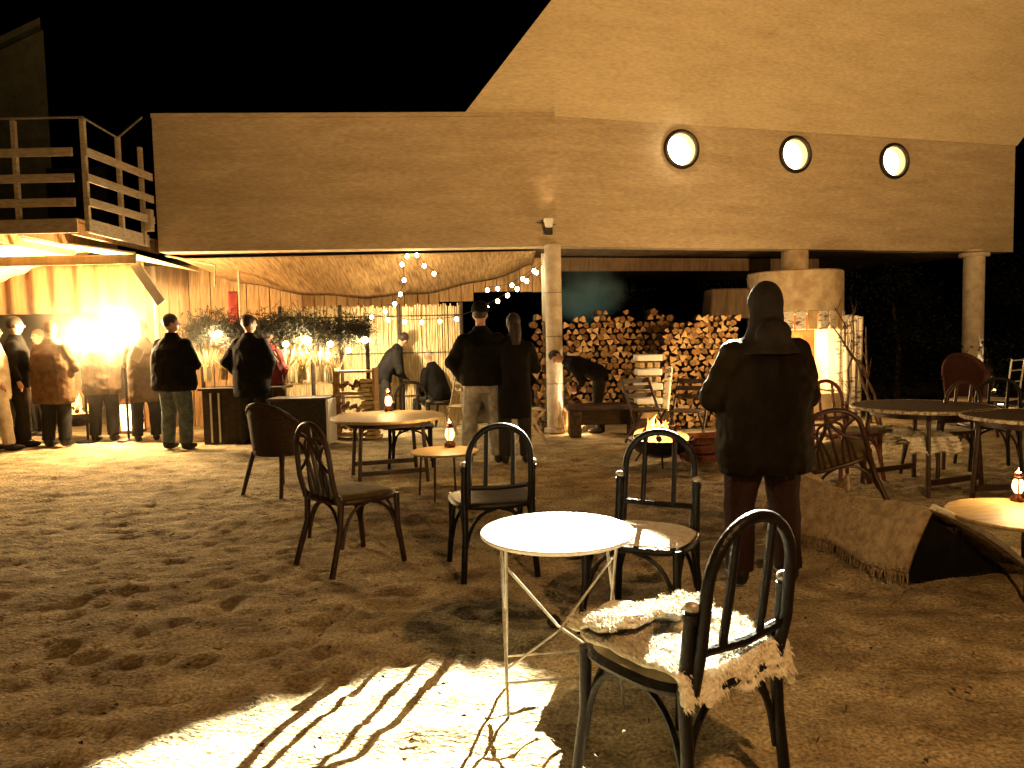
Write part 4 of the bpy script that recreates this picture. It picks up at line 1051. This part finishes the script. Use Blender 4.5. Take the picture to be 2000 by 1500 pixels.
# low brown bench/block in front of log wall
lw = thing('log_bench', 'low rough brown timber bench in front of the log wall', 'bench', (at(1180, 800, 10.4).x, 10.4, 0))
MB().box((0, 0, .42), (1.05, .42, .07)).build('seat', M_dwood, lw, bevel=.01)
for sx in (-1, 1): MB().box((sx * .42, 0, .19), (.16, .36, .38)).build('leg', M_bark, lw, bevel=.015)
MB().box((0, .16, .25), (.8, .05, .22)).build('back_board', M_dwood, lw, bevel=.006)
# straw tuft at the foot of the column
mb = MB()
for _ in range(260):
    p0 = at(1118, 800, 10.85); b0 = Vector((p0.x + random.gauss(0, .07), 10.85 + random.gauss(0, .07), .0)); e = b0 + Vector((random.gauss(.03, .10), random.gauss(0, .08), random.uniform(.12, .42))); m2 = b0.lerp(e, .6) + Vector((0, 0, .04))
    mb.tube([b0, m2, e], [.004, .003, .001], 3)
tag(mb.build('dry_grass_tuft', M_straw, smooth=False), 'tuft of dry straw grass glowing at the foot of the first column', 'plant')
# crate beside fire
crp = P(1385, 905)
cr = thing('wooden_crate', 'red brown slatted wooden crate right of the fire bowl', 'crate', (crp.x, crp.y + .2, 0), .2)
for z in (.05, .15, .25):
    for (c_, d_) in (((0, -.19, z), (.5, .016, .075)), ((0, .19, z), (.5, .016, .075)), ((-.25, 0, z), (.016, .36, .075)), ((.25, 0, z), (.016, .36, .075))):
        MB().box(c_, d_).build('slat', M_rwood, cr, bevel=.003)
for sx in (-1, 1):
    for sy in (-1, 1): MB().box((sx * .232, sy * .172, .15), (.025, .025, .30)).build('corner_post', M_rwood, cr)
# low box on the left of fire: dark chair silhouettes round the fire
def foldchair(label, x, y, f, m_=M_dwood, group='wooden folding chairs', fr=None):
    rz = math.atan2(-f[0], f[1]); t = thing('folding_chair', label, 'chair', (x, y, 0), rz, group)
    for sx in (-1, 1):
        MB().bar((sx * .21, .22, 0), (sx * .21, -.26, .84), .022, .035).build('leg', m_, t, bevel=.003)
        MB().bar((sx * .18, -.22, 0), (sx * .18, .18, .44), .022, .035).build('leg', m_, t, bevel=.003)
    for k in range(6): MB().box((0, -.17 + k * .07, .45), (.40, .055, .014)).build('seat_slat', fr or m_, t, bevel=.002)
    for z in (.62, .72, .81): MB().box((0, -.155 - (z - .6) * .55, z), (.42, .014, .06)).build('back_slat', fr or m_, t, bevel=.002)
    return t
foldchair('dark folding chair between the fire bowl and the white timber stack', at(1262, 830, 9.6).x, 9.6, (.4, -.9))
foldchair('folding chair with glinting edge right behind the fire bowl', at(1345, 830, 9.3).x, 9.3, (-.5, -.85))
foldchair('folding chair beside the couple, next to the column', at(1030, 840, 9.9).x, 9.9, (.9, .2), M_rail)
foldchair('pale folding chair near the grey haired seated person', at(905, 800, 10.6).x, 10.6, (-.3, -1), M_rail)

# ------------------------------------------------------------------ fireplace
FY = 12.4; fc = at(1552, 600, FY)
fp = thing('fireplace', 'round cream outdoor fireplace hood with chimney and glowing hearth', 'fireplace', (fc.x, FY, 0))
zt = at(1552, 532, FY).z; zb = at(1552, 615, FY).z
MB().lathe([(.66, zb), (.755, zb + .01), (.755, zt - .02), (.73, zt), (.05, zt + .03)], n=40).build('hood', M_hood, fp)
MB().lathe([(.215, zt + .01), (.215, SOF + .02)], n=24).build('chimney', M_hood, fp)
MB().lathe([(.80, 0), (.80, .42), (.05, .44)], n=32).build('hearth', M_hood, fp)
MB().box((.0, .30, 1.08), (1.25, .5, 1.28)).build('back_wall', mat('scorched_brick', (.30, .10, .04), (.06, .02, .01), scale=4, rough=.9, bump=.5), fp, smooth=False)
MB().box((.46, -.18, 1.08), (.20, .50, 1.26)).build('side_pier', M_white, fp, bevel=.02)
MB().box((-.52, -.15, 1.08), (.22, .50, 1.26)).build('side_pier', M_hood, fp, bevel=.02)
for k in range(13):
    a = PI + PI * (k + .5) / 13
    MB().box((.735 * math.cos(a), .735 * math.sin(a), zb - .10), (.06, .15, .30), rz=a).build('fringe_log', M_birch if k % 3 else M_oak, fp, bevel=.01)
MB().box((-1.0, .25, 1.90), (.85, .6, .50), tap=.9).build('side_flue', M_soffit, fp, bevel=.03)
random.seed(9)
for k in range(8):
    x = random.uniform(-.2, .22); hh = random.uniform(.35, .75); ph = random.uniform(0, 6)
    pts = [Vector((x + .06 * math.sin(ph + i * .6) * i / 8, -.25 + .04 * math.cos(ph + i), .48 + hh * i / 8)) for i in range(9)]
    MB().tube(pts, [max(.002, .07 * math.sin(PI * min(1, (i / 8 + .12) * .8)) ** 1.2 * (1 - i / 8) ** .6) for i in range(9)], 8).build('flame', E_flame, fp)
light('POINT', (-.10, -.75, .95), 110, (1, .62, .26), parent=fp, radius=.1)
light('POINT', (.05, -.1, 1.2), 60, (1, .45, .12), parent=fp, radius=.1)
random.seed(17)
# split birch logs standing right of the hearth
bt = thing('birch_stack', 'upright speckled birch logs standing right of the fireplace', 'stack', (at(1655, 700, 11.9).x, 11.9, 0))
for k in range(7):
    x = -.16 + k * .06; MB().tube([(x, random.uniform(-.06, .06), 0), (x + random.uniform(-.01, .03), 0, at(1655, 618, 11.9).z + random.uniform(-.06, .04))], random.uniform(.035, .05), 9).build('log', M_birch, bt)
for i, (p0, p1, lab) in enumerate(((at(1632, 600, 11.3), at(1700, 790, 10.9), 'bare branch leaning steeply across the birch logs'), (at(1628, 640, 11.2), at(1712, 770, 10.9), 'longest forked branch leaning right of the fireplace'),
                                 (at(1690, 640, 11.4), at(1702, 800, 11.2), 'thin upright branch right of the birch logs'), (at(1668, 610, 11.3), at(1655, 800, 11.2), 'branch standing in front of the birch logs'))):
    mb = MB(); d = p1 - p0; pts = [p0 + d * u + Vector((random.gauss(0, .02), 0, random.gauss(0, .02))) for u in (0, .2, .4, .6, .8, 1)]
    pts[-1].z = max(0.0, p1.z) if i < 2 else 0
    ext = pts[-1].copy(); ext.z = 0; ext.x += .1
    mb.tube(pts + [ext], [.008, .012, .015, .017, .019, .02, .02], 6)
    for k in range(7):
        u = random.uniform(0, .8); b0 = p0 + d * u; mb.tube([b0, b0 + Vector((random.uniform(-.2, .2), random.uniform(-.1, .1), random.uniform(.1, .32)))], [.006, .002], 4)
    tag(mb.build('bare_branch', M_bark), lab, 'branch', 'branches leaning by the fireplace')

# ------------------------------------------------------------------ right hand furniture
chair('red brown rattan chair standing directly right of the hooded person', P(1640, 935).x + .05, P(1640, 935).y, (.3, -1), black=False, mname=mat('red_rattan', (.16, .035, .02), (.07, .015, .01), scale=18, rough=.4, spec=.5, bump=.3, bscale=60))
c5 = chair('brown lattice backed chair tipped back beside the blanket bench', 2.72, 6.0, (.2, .98), black=False, lattice=True, mname=M_brown)
c5.scale = (1.15, 1.15, 1.0); c5.rotation_euler = (R(10), R(-18), c5.rotation_euler.z)
tR = P(1800, 792, .74)
m_top2 = mat('dark_weathered_top', (.10, .06, .03), (.04, .022, .012), scale=7, rough=.6, bump=.4, stretch=(1, 7, 1))
m_glint = mat('rim_glints', (.62, .55, .42), (.20, .16, .11), scale=34, rough=.5, contrast=(.42, .55), bump=.8, bscale=40)  # pale speckled rim colour stands for glints on the table edge
bistro('large round dark garden table with pale rim painted with glints behind the right chairs', (tR.x, tR.y), .74, 1.15, m_top2, M_brown, thick=.03, legs='wood', rim=m_glint, rz=.4)
tR2 = P(1985, 812, .74)
bistro('second round garden table at the right edge below the far column', (tR2.x + .15, tR2.y), .74, 1.0, m_top2, M_brown, thick=.03, legs='wood', rim=m_glint, rz=.1)
tR3 = P(1975, 1003, .40)
bistro('low round orange lit table with a lantern at the right edge', (tR3.x + .08, tR3.y), .40, .78, M_oak, M_dwood, thick=.02, legs='metal', rz=.2)
lantern('bright squat lantern on the low orange table at the right edge', P(1988, 978, .40), .20, 34)
chair('dark rattan chair between the big garden table and the lattice chair', P(1835, 930).x, P(1835, 930).y, (-.2, .98), black=False, mname=M_brown, cushion=M_fur)
chair('dark rattan chair with pale seat pad near the right table', P(1930, 915).x, P(1930, 915).y, (.3, .95), black=True, cushion=M_cream)
armchair('dark red padded armchair back below the far right column', P(1892, 850).x, P(1892, 850).y, (-.1, -1), mat('maroon_weave', (.07, .02, .015), (.03, .01, .008), scale=50, rough=.8, bump=.6), high=1.0)
wc = thing('metal_frame', 'slim white metal chair frame standing beside the padded armchair at right', 'chair', (P(1943, 845).x, P(1943, 845).y, 0), .6)
for sx in (-1, 1):
    MB().tube([(sx * .19, -.22, 0), (sx * .19, -.20, .45), (sx * .19, -.26, 1.0)], .011, 8).build('leg', M_white, wc); MB().tube([(sx * .19, .2, 0), (sx * .19, .17, .45)], .011, 8).build('leg', M_white, wc)
MB().box((0, 0, .455), (.40, .40, .02)).build('seat', M_white, wc, bevel=.005)
for z in (.7, .85, .98): MB().tube([(-.19, -.21 - (z - .45) * .09, z), (.19, -.21 - (z - .45) * .09, z)], .008, 6).build('back_bar', M_white, wc)
# fleece on the right chairs
class _D: pass
def place_fleece(label, px, py, z, w_, d_, n, m=None, rz=0, drop=.12):
    dd = _D(); dd.location = P(px, py, z) * Vector((1, 1, 0)); dd.location.z = 0; dd.rotation_euler = Euler((0, 0, rz))
    def fn(u, v):
        e = max(0, abs(v - .5) - .35) / .15
        return (-w_ / 2 + u * w_ + .015 * math.sin(v * 20), -d_ / 2 + v * d_, z + .012 * math.sin(u * 13) * math.cos(v * 11) - e * drop)
    return fleece(label, dd, fn, 24, 14, n, .02, m=m)
place_fleece('white sheepskin on the brown chair beside the big garden table', 1800, 850, .50, .42, .46, 1600)
place_fleece('long white sheepskin lying behind the lattice chair', 1700, 838, .46, .75, .34, 2000, rz=.1)
# blanket bench
A = Vector((2.10, 5.25, 0)); B = Vector((2.42, 4.10, 0)); ax = (B - A).normalized(); nr = Vector((-ax.y, ax.x, 0))
if nr.x < 0: nr = -nr
bb = thing('lounge_bench', 'low dark wooden lounge bench under the brown blanket at right', 'bench', ((A + B) / 2), math.atan2(ax.y, ax.x))
Lb = (B - A).length
for k in range(5): MB().box((0, -.12 + k * .06, .29), (Lb * .96, .05, .025)).build('slat', M_dwood, bb, bevel=.004)
for sx in (-1, 1):
    for sy in (-1, 1): MB().box((sx * (Lb / 2 - .06), sy * .11, .14), (.05, .05, .28)).build('leg', M_dwood, bb)
def blanket(u, v):
    p = A.lerp(B, -.12 + u * 1.14)
    # v from left hem (0) over the ridge (.45) to the right hem (1)
    if v < .45: k = v / .45; off = -.26 + .15 * k - .03 * math.sin(u * 9) * (1 - k); z = .08 + .36 * k ** .8 + .012 * math.sin(u * 14) * (1 - k) + .03 * (1 - u) * math.sin(u * 6)
    else: k = (v - .45) / .55; off = -.11 + .66 * k; z = .44 - .40 * k ** 1.25 + .01 * math.sin(u * 17 + k * 4)
    sag = -.05 * math.sin(PI * u) * (1 if v > .3 else .3) + (.04 if u < .12 else 0)
    q = p + nr * off; return (q.x, q.y, max(.02, z + sag))
bl = thing('blanket', 'shaggy brown fringed blanket draped over the lounge bench at right', 'blanket', (0, 0, 0))
MB().grid(blanket, 40, 30).build('cloth', M_ash, bl, solid=.022)
fr = MB()
for k in range(170):
    u = k / 169; p0 = Vector(blanket(u, 0)); l = random.uniform(.05, .12); e = p0 + Vector((random.gauss(0, .012), random.gauss(0, .012), -l)); e.z = max(.0, e.z)
    fr.tube([p0, p0.lerp(e, .5) + Vector((random.gauss(0, .006), 0, 0)), e], [.005, .004, .002], 4)
fr.build('fringe', M_ash, bl)['kind'] = 'stuff'
ef = MB(); ef.tube([Vector(blanket(1.0, .42 + .58 * k / 20)) + Vector((0, -.012, .012)) for k in range(21)], .017, 7); ef.build('hem', M_fur, bl)  # white tube along the edge; highlight on the cloth put into its colour
mb = MB(); e0 = Vector(blanket(.97, .06)); e1 = Vector(blanket(.97, .45)); e2 = Vector(blanket(.97, .97)); o3 = Vector((0, 0, -.03))
e0.z = .02; e2.z = .02; th = -ax * .03
mb.add([e0 + nr * .03, e2 - nr * .05, e1 + o3, e0 + nr * .03 + th, e2 - nr * .05 + th, e1 + o3 + th], [(0, 1, 2), (5, 4, 3), (0, 3, 4, 1), (1, 4, 5, 2), (2, 5, 3, 0)])
o = mb.build('shade_panel', M_jblack, smooth=False); o.parent = bb; o.matrix_parent_inverse = (Matrix.Translation(bb.location) @ Matrix.Rotation(bb.rotation_euler.z, 4, 'Z')).inverted()  # black sheet added for the shade beneath the blanket
# second cloth sling at left of it
def sling(u, v):
    p = P(1560, 1040).lerp(P(1660, 1060), u); return (p.x + .10 * v, p.y + .25 * v, .06 + .36 * v - .16 * math.sin(PI * u) * v + .05 * (1 - u) * v)
tag(MB().grid(sling, 12, 10).build('seat_cloth', M_ash, solid=.02), 'loose tan cloth hanging at the left end of the lounge bench', 'blanket')
# dark pebble/foot under the white table
tag(MB().ell((P(1082, 1225).x, P(1082, 1225).y, .03), (.035, .03, .035), 12, 8).build('pine_cone', M_dwood), 'small round dark pine cone on the sand beneath the white table', 'pine cone')

# ------------------------------------------------------------------ dark vegetation at the far right
def shrub(label, x, y, h, r, n, seed):
    random.seed(seed); t = thing('bush', label, 'bush', (x, y, 0), group='dark bushes behind the terrace')
    MB().tube([(0, 0, 0), (.05, 0, h * .4), (-.05, .05, h * .8)], [.07, .05, .02], 7).build('trunk', M_bark, t)
    mb = MB()
    cl_ = [Vector((random.gauss(0, r * .5), random.gauss(0, r * .4), random.uniform(.15, 1) * h)) for _ in range(22)]
    for _ in range(n):
        c_ = random.choice(cl_) + Vector((random.gauss(0, r * .2), random.gauss(0, r * .2), random.gauss(0, r * .18))); c_.z = max(.05, c_.z)
        d = Vector((random.gauss(0, 1), random.gauss(0, 1), random.gauss(0, 1))).normalized() * random.uniform(.05, .10); s_ = d.orthogonal().normalized() * .022
        mb.add([c_, c_ + d * .5 + s_, c_ + d, c_ + d * .5 - s_], [(0, 1, 2, 3)])
    mb.build('foliage', M_leaf2, t, smooth=False)['kind'] = 'stuff'
shrub('dark leafy bush between fireplace and the far right column', 7.6, 14.6, 2.4, 1.2, 6000, 1)
shrub('low dark bush behind the big garden table', 8.6, 13.3, 1.3, .9, 4000, 2)
shrub('tall dark bush at the right edge beyond the far column', 10.8, 14.6, 2.8, 1.4, 6000, 3)
shrub('dark bush in the gap behind the long log wall', 3.2, 17.5, 2.6, 1.6, 4000, 4)

# scattered twigs and leaves pressed in the sand
random.seed(77); mb = MB()
for _ in range(420):
    px_, py_ = random.uniform(-3.5, 3.5), random.uniform(1.7, 8.5); a = random.uniform(0, PI); l = random.uniform(.012, .05)
    if random.random() < .5: mb.tube([(px_, py_, .012), (px_ + l * math.cos(a), py_ + l * math.sin(a), .016)], .0025, 4)
    else: mb.add([(px_, py_, .012), (px_ + .018 * math.cos(a), py_ + .018 * math.sin(a), .02), (px_ + .03 * math.cos(a + .5), py_ + .03 * math.sin(a + .5), .014), (px_ + .015 * math.cos(a + 1.3), py_ + .015 * math.sin(a + 1.3), .018)], [(0, 1, 2, 3)])
o = mb.build('ground_litter', M_bark, smooth=False); o['kind'] = 'stuff'; tag(o, 'small twigs and dry leaves scattered over the trampled ground', 'litter')
